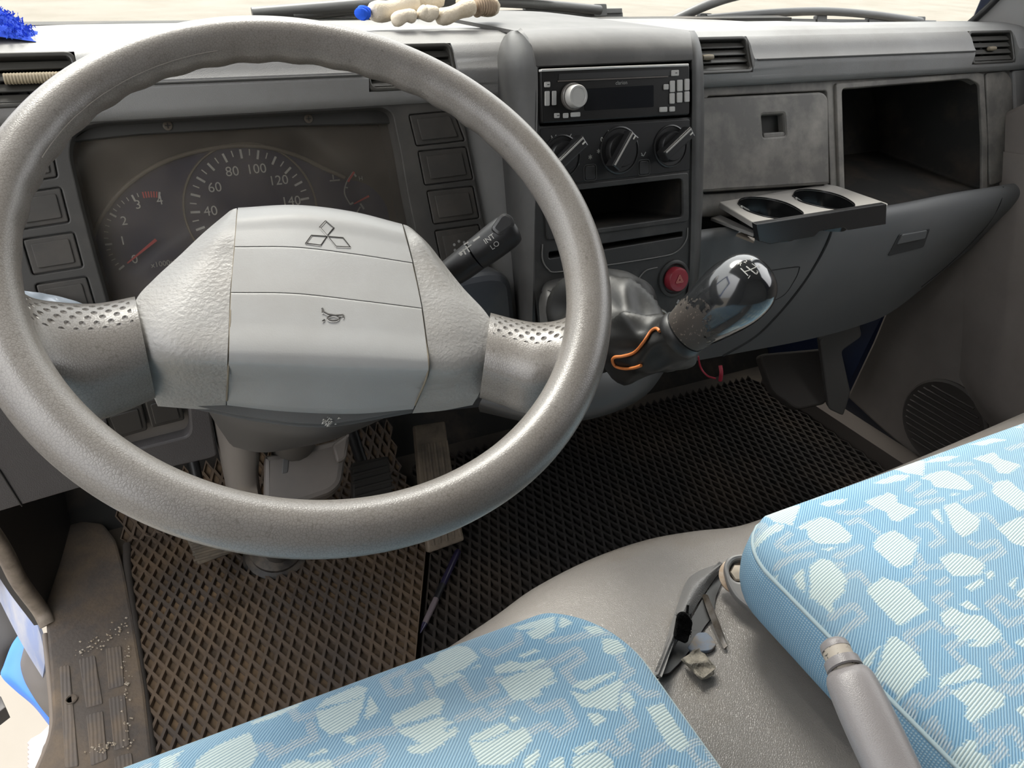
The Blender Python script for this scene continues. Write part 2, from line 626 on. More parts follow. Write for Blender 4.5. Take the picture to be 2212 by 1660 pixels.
def tube(name, path, r, material, parent=None, seg=8, caps=True, flat=1.0, smooth=60):
    P, T, U, W = frames(path)
    rr = np.full(len(P), r) if np.isscalar(r) else np.asarray(r, float)
    a = np.linspace(0, 2 * pi, seg, endpoint=False)
    rings = [P[k] + rr[k] * (np.cos(a)[:, None] * U[k] + flat * np.sin(a)[:, None] * W[k]) for k in range(len(P))]
    return loft(name, rings, material, parent, caps, True, smooth)


def lathe(name, prof, origin, axis, material, parent=None, seg=28, smooth=40):
    ax = np.array(axis, float)
    ax /= np.linalg.norm(ax)
    h = np.array([1.0, 0, 0]) if abs(ax[0]) < 0.9 else np.array([0, 1.0, 0])
    u = np.cross(ax, h)
    u /= np.linalg.norm(u)
    w = np.cross(ax, u)
    a = np.linspace(0, 2 * pi, seg, endpoint=False)
    rings = [np.asarray(origin) + ax * z + max(r, 1e-5) * (np.cos(a)[:, None] * u + np.sin(a)[:, None] * w) for r, z in prof]
    return loft(name, rings, material, parent, True, True, smooth)


def bar(name, pl, p, q, w, z, depth, material, parent=None, bev=0.0005, w2=None):
    """straight bar on a plane from 2-D point p to q"""
    p, q = np.array(p, float), np.array(q, float)
    d = (q - p) / (np.linalg.norm(q - p) + 1e-12)
    s = np.array([-d[1], d[0]])
    w2 = w2 or w
    return plate(name, pl, [p - s * w / 2, q - s * w2 / 2, q + s * w2 / 2, p + s * w / 2], (), z, depth, bev, material, parent)


def flat_marks(name, pl, polys, z, material, parent=None):
    """flat print: several polygons as one thin mesh"""
    V, F = [], []
    for p in polys:
        p = ccw(p)
        b = len(V)
        V += [pl.w(q[0], q[1], z) for q in p]
        F.append(list(range(b, b + len(p))))
    return mk(name, V, F, material, parent, None)


def stroke(p, q, w):
    p, q = np.array(p, float), np.array(q, float)
    d = (q - p) / (np.linalg.norm(q - p) + 1e-12)
    s = np.array([-d[1], d[0]]) * w / 2
    return [p - s, q - s, q + s, p + s]


def text(name, s, pl, pos, size, material, parent=None, rot=0.0, z=0.0, align='CENTER', sx=1.0):
    cu = bpy.data.curves.new(name, 'FONT')
    cu.body = s
    cu.size = size
    cu.align_x = align
    cu.align_y = 'CENTER'
    cu.resolution_u = 3
    ob = bpy.data.objects.new(name, cu)
    COL.objects.link(ob)
    dg = bpy.context.evaluated_depsgraph_get()
    me = bpy.data.meshes.new_from_object(ob.evaluated_get(dg))
    bpy.data.objects.remove(ob, do_unlink=True)
    bpy.data.curves.remove(cu)
    V = []
    for v in me.vertices:
        x, y = v.co.x * sx, v.co.y
        V.append(pl.w(pos[0] + x * cos(rot) - y * sin(rot), pos[1] + x * sin(rot) + y * cos(rot), z))
    F = [list(p.vertices) for p in me.polygons]
    bpy.data.meshes.remove(me)
    return mk(name, V, F, material, parent, None)


def on_grid(G, px, py, lift=0.0):
    """the point of a built surface grid seen at a pixel (nearest to the viewer), raised towards the viewer by lift"""
    A = G[:-1, :-1].reshape(-1, 3)
    B_ = G[:-1, 1:].reshape(-1, 3)
    C_ = G[1:, 1:].reshape(-1, 3)
    D__ = G[1:, :-1].reshape(-1, 3)
    r = ray(px, py)
    best = None
    for p, q, w in ((A, B_, C_), (A, C_, D__)):
        e1, e2 = q - p, w - p
        h = np.cross(r, e2)
        det = np.sum(e1 * h, 1)
        det = np.where(np.abs(det) < 1e-14, 1e-14, det)
        s_ = CAM - p
        u = np.sum(s_ * h, 1) / det
        qv = np.cross(s_, e1)
        v = np.sum(r * qv, 1) / det
        t = np.sum(e2 * qv, 1) / det
        ok = (u >= -1e-6) & (v >= -1e-6) & (u + v <= 1 + 1e-6) & (t > 0)
        if ok.any():
            m = t[ok].min()
            best = m if best is None else min(best, m)
    if best is None:
        uv = proj(G.reshape(-1, 3))
        d = np.hypot(uv[:, 0] - px, uv[:, 1] - py)
        p = G.reshape(-1, 3)[d.argmin()]
    else:
        p = CAM + r * best
    k = CAM - p
    return p + k / np.linalg.norm(k) * lift


def worn_mat():
    """matte brown wear that breaks up into speckles at its edge"""
    m = bpy.data.materials.new('gear_knob_worn')
    m.use_nodes = True
    nt = m.node_tree
    b = nt.nodes['Principled BSDF']
    b.inputs['Roughness'].default_value = 0.6
    uv = nt.nodes.new('ShaderNodeUVMap')
    sp = nt.nodes.new('ShaderNodeSeparateXYZ')
    nt.links.new(uv.outputs[0], sp.inputs[0])
    tc = nt.nodes.new('ShaderNodeTexCoord')
    n = nt.nodes.new('ShaderNodeTexNoise')
    n.inputs['Scale'].default_value = 260
    n.inputs['Detail'].default_value = 4
    nt.links.new(tc.outputs['Object'], n.inputs['Vector'])
    n2 = nt.nodes.new('ShaderNodeTexNoise')
    n2.inputs['Scale'].default_value = 420
    nt.links.new(tc.outputs['Object'], n2.inputs['Vector'])

    def ma(op, a, bb, clamp=False):
        k = nt.nodes.new('ShaderNodeMath')
        k.operation = op
        k.use_clamp = clamp
        for i, s_ in enumerate((a, bb)):
            if isinstance(s_, (int, float)):
                k.inputs[i].default_value = s_
            else:
                nt.links.new(s_, k.inputs[i])
        return k.outputs[0]
    # coverage falls off up the knob and to both sides
    side = ma('ABSOLUTE', ma('SUBTRACT', sp.outputs[0], 0.45), 0.0)
    cov = ma('SUBTRACT', 1.25, ma('ADD', ma('MULTIPLY', sp.outputs[1], 1.0), ma('MULTIPLY', side, 1.2)))
    al = ma('GREATER_THAN', ma('ADD', cov, ma('MULTIPLY', ma('SUBTRACT', n.outputs['Fac'], 0.5), 1.1)), 0.40)
    mr = nt.nodes.new('ShaderNodeMapRange')
    mr.inputs['From Min'].default_value = 0.64
    mr.inputs['From Max'].default_value = 0.70
    nt.links.new(n2.outputs['Fac'], mr.inputs['Value'])
    mx = nt.nodes.new('ShaderNodeMix')
    mx.data_type = 'RGBA'
    mx.inputs['A'].default_value = (0.045, 0.037, 0.031, 1)
    mx.inputs['B'].default_value = (0.15, 0.125, 0.10, 1)
    nt.links.new(mr.outputs['Result'], mx.inputs['Factor'])
    nt.links.new(mx.outputs['Result'], b.inputs['Base Color'])
    nt.links.new(al, b.inputs['Alpha'])
    MATS['gear_knob_worn'] = m
    return m


KNOBW = worn_mat()


# fine dark cracks between the grains of the old wheel covering
def add_cracks(m, scale, dark):
    nt = m.node_tree
    b = nt.nodes['Principled BSDF']
    src = b.inputs['Base Color'].links[0].from_socket
    tc = nt.nodes.new('ShaderNodeTexCoord')
    v = nt.nodes.new('ShaderNodeTexVoronoi')
    v.feature = 'DISTANCE_TO_EDGE'
    v.inputs['Scale'].default_value = scale
    nt.links.new(tc.outputs['Object'], v.inputs['Vector'])
    n = nt.nodes.new('ShaderNodeTexNoise')
    n.inputs['Scale'].default_value = 9
    nt.links.new(tc.outputs['Object'], n.inputs['Vector'])
    mr = nt.nodes.new('ShaderNodeMapRange')
    mr.inputs['From Min'].default_value = 0.0
    mr.inputs['From Max'].default_value = 0.09
    mr.inputs['To Min'].default_value = dark
    mr.inputs['To Max'].default_value = 0.0
    nt.links.new(v.outputs['Distance'], mr.inputs['Value'])
    mx = nt.nodes.new('ShaderNodeMix')
    mx.data_type = 'RGBA'
    mx.inputs['B'].default_value = (0.045, 0.035, 0.028, 1)
    nt.links.new(mr.outputs['Result'], mx.inputs['Factor'])
    nt.links.new(src, mx.inputs['A'])
    nt.links.new(mx.outputs['Result'], b.inputs['Base Color'])


add_cracks(WHEEL, 520, 0.45)


# ------------------------------------------------------------------ the setting: ground, cab shell, floor, windscreen, passenger door
def quadbox(name, lo, hi, material, parent=None):
    (x0, y0, z0), (x1, y1, z1) = lo, hi
    V = [(x0, y0, z0), (x1, y0, z0), (x1, y1, z0), (x0, y1, z0), (x0, y0, z1), (x1, y0, z1), (x1, y1, z1), (x0, y1, z1)]
    F = [(0, 3, 2, 1), (4, 5, 6, 7), (0, 1, 5, 4), (1, 2, 6, 5), (2, 3, 7, 6), (3, 0, 4, 7)]
    return mk(name, V, F, material, parent, None)


g = mk('ground', [(-60, -60, -0.95), (60, -60, -0.95), (60, 90, -0.95), (-60, 90, -0.95)], [(0, 1, 2, 3)], GROUND, None, None)
tag(g, 'pale sunlit gravel ground outside the truck', 'ground', kind='structure')

fl = quadbox('floor', (-0.125, -0.55, -0.04), (1.32, 1.16, -0.006), FLOORM)
tag(fl, 'dark rubber-covered cab floor', 'floor', kind='structure')
# toe board / bulkhead under the dash
toe = mk('wall_front', [(-0.32, 1.14, -0.03), (1.34, 1.14, -0.03), (1.34, 1.30, 0.20), (-0.32, 1.30, 0.20), (1.34, 1.32, 0.74), (-0.32, 1.32, 0.74),
                        (-0.32, 1.20, -0.06), (1.34, 1.20, -0.06), (1.34, 1.36, 0.20), (-0.32, 1.36, 0.20), (1.34, 1.36, 0.74), (-0.32, 1.36, 0.74)],
         [(0, 1, 2, 3), (3, 2, 4, 5), (6, 9, 8, 7), (9, 11, 10, 8), (5, 4, 10, 11), (0, 6, 7, 1), (0, 3, 9, 6), (3, 5, 11, 9), (1, 7, 8, 2), (2, 8, 10, 4)], DARK, None, None)
tag(toe, 'dark front bulkhead and toe board under the dash', 'wall', kind='structure')
rf = quadbox('ceiling', (-0.36, -0.62, 1.66), (1.38, 1.02, 1.70), ROOFM)
tag(rf, 'grey cab roof lining above the seats', 'ceiling', kind='structure')
RW_ = Plane((0.5, -0.60, 0.8), (0, 1, 0), (-1, 0, 0))
rw = plate('wall_rear', RW_, [(-0.9, -0.84), (0.9, -0.84), (0.9, 0.88), (-0.9, 0.88)], (), 0.0, 0.05, 0.004, ROOFM)
wlf = quadbox('wall_left', (-0.36, -0.60, -0.04), (-0.31, 0.02, 1.68), ROOFM)
tag(wlf, 'cab side pillar behind the driver door opening', 'wall', kind='structure')
tag(rw, 'cab rear wall behind the seats', 'wall', kind='structure')
# windscreen
wbase = cr([np.array(p) for p in ((-0.335, 0.93, 0.735), (-0.27, 1.20, 0.735), (-0.05, 1.32, 0.735), (0.5, 1.345, 0.735), (1.06, 1.32, 0.735), (1.27, 1.20, 0.735), (1.335, 0.93, 0.735))], 50)
wrows = [wbase * np.array([1, 1, 0]) + np.array([0, -0.27 * t, 0.735 + 0.93 * t]) for t in np.linspace(0, 1, 8)]
ws = sheet('window_1', np.array(wrows), GLASS, None, 0.004, 80)
tag(ws, 'lightly dusty windscreen above the dash', 'windscreen', kind='structure')

# right windscreen pillar: trim and rubber seal
A = Plane(PY(2150, 20, 0.86), (-0.75, -0.55, 0.12))
pts = [(2100, 52), (2162, -6), (2200, -60), (2420, -260), (2460, 60), (2240, 75)]
pil = plate('trim_1', A, A.uvs(pts), (), 0.0, 0.03, 0.004, mat('pillar_trim_grey', (0.36, 0.355, 0.345), 0.6, 0.35, bump=('noise', 600, 0.15, 0.0006)))
tag(pil, 'pale grey windscreen pillar trim at the right end of the dash', 'pillar', kind='structure')
tube('seal', [A.hit(2090, 55, 0.004), A.hit(2128, 22, 0.006), A.hit(2158, -8, 0.006), A.hit(2195, -60, 0.006)], 0.0055, BLACK, pil)

# cab side on the right: painted body with the door window above the lining
SW_ = Plane((1.345, 0.4, 0.8), (-1, 0, 0), (0, -1, 0))
cw = plate('wall_right', SW_, [(-0.96, -0.86), (1.02, -0.86), (1.02, 0.88), (-0.42, 0.88), (-0.53, -0.09), (-0.94, -0.11)], [roundpoly([(-0.36, 0.05), (0.50, 0.05), (0.50, 0.72), (-0.30, 0.72)], 0.05)], 0.0, 0.03, 0.003, mat('deep_blue_paint', (0.003, 0.010, 0.036), 0.45))
tag(cw, 'dark blue painted cab side with the passenger window opening', 'wall', kind='structure')
# passenger door lining (seen past the end of the dash)
XD = 1.29
DP = Plane((XD, 0.5, 0.3), (-1, 0, 0.0), (0, -1, 0))
front = [(1912, 672), (1884, 740), (1828, 858), (1900, 925), (1975, 990)]
rows = []
edge_top = [PX(2040, 560, XD + 0.02), PX(1990, 600, XD + 0.01), PX(1945, 650, XD)]
door_pts = [PX(a, b, XD) for a, b in front] + [np.array([XD, 0.20, 0.035]), np.array([XD, -0.45, 0.05]), np.array([XD, -0.45, 0.78]), np.array([XD, 0.62, 0.78]), np.array([XD, 0.86, 0.60])]
uvd = [np.array([(p - DP.o) @ DP.u, (p - DP.o) @ DP.v]) for p in door_pts]
dp = plate('door_1', DP, uvd, (), 0.0, 0.05, 0.006, DOORG)
tag(dp, 'grey passenger door lining with pocket and speaker', 'door', kind='structure')
# raised upper field of the lining with the diagonal crease the light catches
rows = [[(XD - 0.003, 0.80, 0.60), (XD - 0.004, 0.60, 0.62), (XD - 0.005, 0.2, 0.63), (XD - 0.005, -0.45, 0.63)],
        [(XD - 0.004, 0.79, 0.50), (XD - 0.012, 0.62, 0.52), (XD - 0.02, 0.2, 0.53), (XD - 0.02, -0.45, 0.53)],
        [(XD - 0.004, 0.74, 0.38), (XD - 0.022, 0.60, 0.36), (XD - 0.05, 0.2, 0.36), (XD - 0.05, -0.45, 0.36)],
        [(XD - 0.004, 0.70, 0.26), (XD - 0.035, 0.60, 0.22), (XD - 0.07, 0.2, 0.20), (XD - 0.07, -0.45, 0.20)],
        [(XD - 0.003, 0.69, 0.22), (XD - 0.006, 0.60, 0.165), (XD - 0.008, 0.2, 0.13), (XD - 0.008, -0.45, 0.13)]]
G = grid_from([[np.array(p) for p in r] for r in rows], 30, 30)
sheet('armrest_field', G, DOORG, dp, 0.004)
# speaker grille
sp = PX(2040, 915, XD) + np.array([-0.002, 0, 0])
lathe('speaker_grille', [(0.085, -0.004), (0.085, 0.002), (0.081, 0.006), (0.075, 0.004), (0.0, 0.005)], sp, (-1, 0, 0), mat('grille_dark', (0.055, 0.048, 0.043), 0.6), dp, 36)
for k in range(11):
    h = -0.06 + 0.012 * k
    w = sqrt(max(0.074 ** 2 - h * h, 0))
    tube('grille_rib', [sp + np.array([-0.006, -w, h]), sp + np.array([-0.006, w, h])], 0.0018, mat('grille_dark', (0, 0, 0)), dp, 6)

# kick panel, sill and blue paint in the far footwell
K = Plane(PD(1850, 800, 1.36), (-0.55, -0.8, 0.15))
bp_ = plate('trim_6', K, K.uvs([(1800, 700), (1930, 660), (1915, 700), (1835, 860), (1822, 862), (1795, 800)]), (), -0.03, 0.02, 0.001, mat('deep_blue_paint', (0, 0, 0)))
tag(bp_, 'dark blue painted body corner beside the passenger footwell', 'trim', kind='structure')
kp = plate('trim_2', K, roundpoly(K.uvs([(1770, 735), (1855, 690), (1862, 728), (1818, 760), (1838, 850), (1822, 900), (1790, 885)]), 0.006), (), 0.0, 0.02, 0.003, mat('kick_trim_dark', (0.09, 0.085, 0.08), 0.6))
tag(kp, 'grey kick panel trim at the passenger footwell corner', 'trim', kind='structure')
fp = Plane(PD(1715, 810, 1.40), (-0.25, -0.72, 0.62))
o = plate('trim_3', fp, roundpoly(fp.uvs([(1640, 765), (1790, 752), (1788, 872), (1722, 886), (1668, 845)]), 0.012), (), 0.0, 0.02, 0.004, mat('footrest_rubber', (0.06, 0.053, 0.048), 0.7, 0.3))
tag(o, 'grey moulded footrest pad in the passenger footwell', 'trim', kind='structure')
o = quadbox('trim_4', (1.235, 0.25, -0.01), (1.285, 1.08, 0.035), mat('door_sill_dark', (0.10, 0.085, 0.075), 0.7))
tag(o, 'dark passenger door sill strip along the floor edge', 'trim', kind='structure')

# ------------------------------------------------------------------ floor mats with diamond cells
def lattice_mat(name, inside, a, b, material, label, base, x0, x1, y0, y1, dep=0.009, rim=0.24, cell_mat=None):
    """foam mat: rows of diamond cells, each a sunken pit between raised ribs (one continuous moulded sheet)"""
    V, F, MI = [], [], []

    def lift(x, s, h):
        s0 = 1.10
        if s <= s0:
            return (x, s, base + h)
        t = s - s0
        return (x, s0 + t * 0.57 - h * 0.8, base + t * 0.82 + h * 0.6)
    nx = int((x1 - x0) / (2 * a)) + 2
    ny = int((y1 - y0) / b) + 2
    for j in range(ny):
        for i in range(nx):
            cx = x0 + 2 * a * i + (a if j % 2 else 0)
            cy = y0 + b * j
            if not inside(cx, cy):
                continue
            dirs = [(1, 0), (0, 1), (-1, 0), (0, -1)]
            k0 = len(V)
            for sc, h in ((1.0, dep), (1 - rim, dep), (1 - rim - 0.14, dep * 0.25), ):
                for dx, dy in dirs:
                    V.append(lift(cx + dx * a * sc, cy + dy * b * sc, h))
            for r in range(2):
                for q in range(4):
                    w = (q + 1) % 4
                    F.append((k0 + r * 4 + q, k0 + r * 4 + w, k0 + r * 4 + 4 + w, k0 + r * 4 + 4 + q))
            F.append((k0 + 8, k0 + 9, k0 + 10, k0 + 11))
            MI += [0] * 8 + [1]
    o = mk(name, V, F, material, None, None)
    o.data.materials.append(cell_mat or material)
    o.data.polygons.foreach_set('material_index', MI)
    return o


def in_driver(x, y):
    return -0.092 < x < 0.375 - 0.16 * max(0, 0.95 - y) / 0.3 * 0.9 and 0.30 < y < 1.19


mroot = thing('floor_mat', (0.14, 0.8, 0), 'muddy brown rubber floor mat with diamond cells under the steering wheel', 'floor mat')
o = lattice_mat('cell_sheet', in_driver, 0.0088, 0.0185, MATB, '', 0.0, -0.10, 0.42, 0.28, 1.45, cell_mat=mat('mat_cell_dust', (0.085, 0.064, 0.047), 0.9, 0.15, col2=(0.19, 0.128, 0.076), nscale=5, nlo=0.4, nhi=0.62))
o.parent = mroot
o.matrix_parent_inverse = Matrix.Translation(-mroot.location)
o['kind'] = 'stuff'
edge = [(-0.094, 0.30, 0.006), (-0.094, 0.7, 0.006), (-0.096, 1.0, 0.006), (-0.092, 1.09, 0.008)]
tube('edge_binding', cr([np.array(p) for p in edge], 20), 0.0065, mat('mat_binding', (0.045, 0.038, 0.033), 0.8), mroot, 8)


def in_pass(x, y):
    return x > 0.385 - 0.16 * max(0, 0.95 - y) / 0.3 * 0.9 and x < 1.225 - 0.32 * max(0, 1.02 - y) * 0.0 and 0.45 < y < 1.11 and not (x > 1.02 and y > 1.12)


mroot2 = thing('floor_mat', (0.8, 0.8, 0), 'black rubber floor mat with diamond cells in the passenger footwell', 'floor mat')
o = lattice_mat('cell_sheet', in_pass, 0.0088, 0.0185, MATK, '', 0.0, 0.20, 1.24, 0.45, 1.32)
o.parent = mroot2
o.matrix_parent_inverse = Matrix.Translation(-mroot2.location)
o['kind'] = 'stuff'

# ------------------------------------------------------------------ driver's door opening: sill mat, seal, blue body, step
sl = Plane((-0.15, 0.8, 0.006), (0, 0, 1))
sx = [(150, 1122), (222, 1130), (250, 1165), (268, 1230), (285, 1320), (312, 1480), (336, 1690), (70, 1690), (104, 1600), (113, 1555), (108, 1450), (100, 1365), (96, 1300)]
sm = ppx('sill_mat', sl, sx, 0.008, z=0.008, depth=0.03, bev=0.004, material=SILLM)
tag(sm, 'muddy ribbed rubber sill mat at the driver door opening', 'sill mat')
for a, b, c, d in [((128, 1440), (150, 1436), (170, 1655), (140, 1660)), ((170, 1424), (205, 1415), (222, 1520), (186, 1530)), ((186, 1545), (222, 1535), (232, 1640), (196, 1655)),
                   ((228, 1400), (262, 1395), (268, 1480), (234, 1490)), ((234, 1508), (270, 1500), (280, 1610), (246, 1622)), ((246, 1636), (284, 1625), (290, 1670), (250, 1680))]:
    ppx('tread_pad', sl, [a, b, c, d], 0.003, z=0.0095, depth=0.006, bev=0.0012, material=mat('sill_tread_worn', (0.105, 0.09, 0.08), 0.7, 0.3, col2=(0.15, 0.115, 0.085), nscale=30, bump=('weave', 70, 0.4, 0.001)), parent=sm)
c0 = sl.uv(158, 1522)
lathe('fastener', [(0.0075, 0.0), (0.0075, 0.0022), (0.006, 0.003), (0.005, 0.0015), (0.0, 0.0015)], sl.w(c0[0], c0[1], 0.008), (0, 0, 1), SILLM, sm, 20)
# grit along the mat
V, F = [], []
for k in range(140):
    t = rng.random()
    if k < 60:
        px_, py_ = 175 + 105 * t + rng.normal(0, 8), 1425 - 60 * t + rng.normal(0, 10)
    elif k < 110:
        px_, py_ = 272 + rng.normal(0, 6) + 10 * t, 1400 + 230 * t
    else:
        px_, py_ = 185 + 90 * t, 1640 - 25 * t + rng.normal(0, 6)
    q = sl.uv(px_, py_)
    p = sl.w(q[0], q[1], 0.010)
    r = 0.0008 + 0.0013 * rng.random()
    b = len(V)
    V += [p + np.array(d) * r for d in ((1, 0, 0), (-1, 0.3, 0), (0, 1, 0), (0.2, -1, 0), (0, 0, 1))]
    F += [(b, b + 2, b + 4), (b + 2, b + 1, b + 4), (b + 1, b + 3, b + 4), (b + 3, b, b + 4)]
o = mk('grit', V, F, mat('grit_stone', (0.30, 0.24, 0.17), 0.9, col2=(0.5, 0.45, 0.38), nscale=120), sm, None)
o['kind'] = 'stuff'
# vertical plastic kick plate at the front of the opening
lead = [(-0.206, 0.985, -0.01), (-0.216, 0.962, 0.10), (-0.228, 0.938, 0.30), (-0.262, 0.885, 0.74)]
mid_ = [(-0.182, 1.09, -0.01), (-0.192, 1.08, 0.10), (-0.21, 1.07, 0.30), (-0.25, 1.06, 0.74)]
inn_ = [(-0.160, 1.21, -0.01), (-0.170, 1.21, 0.10), (-0.19, 1.23, 0.30), (-0.24, 1.29, 0.74)]
o = sheet('trim_5', grid_from([lead, mid_, inn_], 24, 14), mat('kick_plate_dark', (0.045, 0.042, 0.040), 0.55), None, 0.02, 60)
tag(o, 'dark plastic kick panel inside the front post of the driver door', 'trim', kind='structure')
ds = thing('door_seal', PZ(95, 1340, 0.02), 'dusty beige rubber door seal along the driver door opening', 'door seal')
path = [np.array(p) for p in ((-0.262, 0.877, 0.74), (-0.23, 0.930, 0.30), (-0.219, 0.952, 0.17), (-0.216, 0.960, 0.10), (-0.209, 0.975, 0.03), (-0.203, 0.960, 0.010))]
tube('seal_strip', cr(path, 40), 0.0105, SEALM, ds, 10)
path = [PZ(98, 1372, 0.010), PZ(106, 1450, 0.006), PZ(114, 1555, 0.004), PZ(104, 1610, 0.004), PZ(70, 1690, 0.0)]
tube('lower_lip', cr(path, 24), 0.004, mat('seal_lip', (0.17, 0.14, 0.115), 0.7), ds, 8)

# blue painted body below the sill, wheel arch liner and step
bd = thing('body_panel', PZ(60, 1500, -0.3), 'blue painted cab side with grey wheel arch liner below the driver door opening', 'body panel')
rows = [[PZ(-40, 1130, -0.02), PZ(30, 1270, -0.02), PZ(80, 1350, -0.02), PZ(98, 1420, -0.02)],
        [PZ(-40, 1190, -0.06), PZ(20, 1300, -0.06), PZ(66, 1385, -0.06), PZ(96, 1440, -0.06)],
        [PZ(-40, 1215, -0.10), PZ(10, 1320, -0.10), PZ(52, 1400, -0.10), PZ(92, 1465, -0.10)]]
sheet('inner_flange', grid_from(rows, 16, 10), BLUED, bd, 0.004)
oe = [(52, 1358), (26, 1392), (8, 1438), (2, 1460), (30, 1490), (72, 1526), (106, 1568)]
ie = [(56, 1384), (47, 1418), (44, 1438), (50, 1464), (60, 1486), (84, 1524), (110, 1556)]
me_ = [((a + c) / 2, (b + d) / 2) for (a, b), (c, d) in zip(oe, ie)]
rows = [[PZ(a, b, -0.22) for a, b in oe], [PZ(a, b, -0.205) for a, b in me_], [PZ(a, b, -0.20) for a, b in ie]]
sheet('painted_sill', grid_from(rows, 40, 10), mat('blue_paint_satin', (0.03, 0.14, 0.50), 0.4, 0.4), bd, 0.004)
l1 = [(74, 1390), (75, 1430), (77, 1452), (84, 1482), (92, 1502), (102, 1530), (114, 1552)]
l2 = [(102, 1416), (107, 1440), (109, 1456), (111, 1476), (113, 1496), (116, 1524), (120, 1548)]
rows = [[PZ(a, b, -0.198) for a, b in ie], [PZ(a, b, -0.14) for a, b in l1], [PZ(a, b, -0.05) for a, b in l2]]
sheet('arch_liner', grid_from(rows, 30, 12), mat('liner_grey', (0.085, 0.075, 0.068), 0.7), bd, 0.004)
rows = [[PZ(-60, 1225, -0.20), PZ(0, 1262, -0.20), PZ(22, 1290, -0.20)], [PZ(-60, 1330, -0.26), PZ(0, 1330, -0.26), PZ(42, 1350, -0.26)], [PZ(-60, 1500, -0.34), PZ(0, 1460, -0.34), PZ(20, 1425, -0.34)]]
sheet('front_wheel_guard', grid_from(rows, 10, 10), mat('guard_dark', (0.035, 0.032, 0.03), 0.6), bd, 0.004)
tube('hinge_bolt', [PZ(-6, 1282, -0.12), PZ(18, 1290, -0.12)], 0.012, mat('hinge_grey', (0.2, 0.2, 0.22), 0.4), bd, 10)
st = Plane(PZ(85, 1620, -0.36), (0, 0, 1))
so = thing('cab_step', PZ(85, 1620, -0.36), 'light grey moulded cab step with a toothed edge below the sill', 'step')
teeth = []
for k in range(9):
    y = 1600 + k * 10
    teeth += [(63, y), (58, y + 5)]
ppx('step_tread', st, [(112, 1560), (118, 1690), (62, 1700)] + teeth[::-1] + [(66, 1596), (86, 1585)], 0.0, z=0.0, depth=0.03, bev=0.002, material=STEPM, parent=so)
ppx('step_recess', st, [(108, 1592), (116, 1610), (114, 1660), (92, 1690), (84, 1650), (92, 1612)], 0.01, z=0.002, depth=0.01, bev=0.001, material=mat('step_recess_dark', (0.07, 0.06, 0.055), 0.7), parent=so)
ppx('bracket_foot', st, [(-30, 1480), (2, 1505), (12, 1528), (-30, 1560)], 0.0, z=-0.02, depth=0.03, bev=0.002, material=mat('guard_dark', (0, 0, 0)), parent=so)

# unseen driver's door, added swung open to dim light from the left
od = thing('added_driver_door', (-0.34, 0.93, -0.1), 'unseen blue driver door, added swung open to cut light from the left', 'door')
dd = np.array([-0.74, -0.67, 0.0])
DN = Plane((-0.345, 0.93, 0.3), np.array([0.67, -0.74, 0.0]), dd)
outl = [(0.0, -0.42), (0.86, -0.42), (0.92, -0.30), (0.92, 0.42), (0.84, 1.15), (0.10, 1.15), (0.0, 0.42)]
if DN.v[2] < 0:
    outl = [(a, -b) for a, b in outl]
win = [(0.08, 0.46), (0.85, 0.46), (0.79, 1.08), (0.15, 1.08)]
if DN.v[2] < 0:
    win = [(a, -b) for a, b in win]
plate('door_shell', DN, roundpoly(outl, 0.04), [roundpoly(win, 0.05)], 0.0, 0.05, 0.006, BLUEP, od)
plate('door_lining', DN, roundpoly([(a * 0.94 + 0.02, b * 0.95) for a, b in outl[:4]] + [(0.90, (0.40 if DN.v[2] > 0 else -0.40)), (0.03, (0.40 if DN.v[2] > 0 else -0.40))], 0.03), (), 0.012, 0.01, 0.004, DOORG, od)
plate('door_glass', DN, roundpoly(win, 0.05), (), -0.02, 0.004, 0, GLASS, od)


# ------------------------------------------------------------------ dashboard
dash = thing('dashboard', (0.5, 0.82, 0.6), 'grey moulded plastic dashboard across the whole cab', 'dashboard')
ZC = PY(1870, 120.5, 0.788)[2]      # crease along the pad
ZL = PY(1870, 167.0, 0.793)[2]      # lower edge of the pad
FACE = [(0.845, 0.7842), (0.826, 0.7815), (0.812, 0.776), (0.803, 0.769), (0.795, ZC + 0.006), (0.7895, ZC + 0.0008), (0.7915, ZC - 0.0004), (0.7885, ZC - 0.003), (0.7895, ZL + 0.006), (0.793, ZL)]
fy = np.array([p[0] for p in FACE])
fz = np.array([p[1] for p in FACE])


def face_y(z):
    return float(np.interp(-z, -fz, fy))


VENTS = {}
for key, (xl, xr, yt, yb) in dict(a=((-84, 165), (172, 165), 103, 232), b=((792, 165), (988, 120), 76, 194), c=((1440, 110), (1628, 110), 72, 160), d=((2104, 100), (2197, 100), 63, 137)).items():
    xm = (xl[0] + xr[0]) / 2
    VENTS[key] = (PY(*xl, 0.795)[0], PY(*xr, 0.795)[0], min(0.7765, PY(xm, yt, 0.812)[2]), PY(xm, yb, 0.790)[2])


def prof(zt, zb, rec):
    back = [(1.33, 0.742), (1.2, 0.748), (1.05, 0.762), (0.95, 0.774), (0.88, 0.782)]
    top = [(face_y(z), z) for z in np.linspace(0.7842, zt + 0.002, 9)]
    e = [(face_y(zt), zt)]
    mid = [(face_y(z), z) for z in sorted(list(np.linspace(zt - 0.0003, zb + 0.0003, 14)) + [], reverse=True)]
    if rec:
        mid = [(y + (0.05 if 0 < k < 13 else 0.05), z) for k, (y, z) in enumerate(mid)]
    low = [(face_y(z), z) for z in np.linspace(zb, ZL, 6)] + [(0.798, ZL - 0.003), (0.81, ZL - 0.005), (0.87, ZL - 0.006)]
    return back + top + e + mid + low


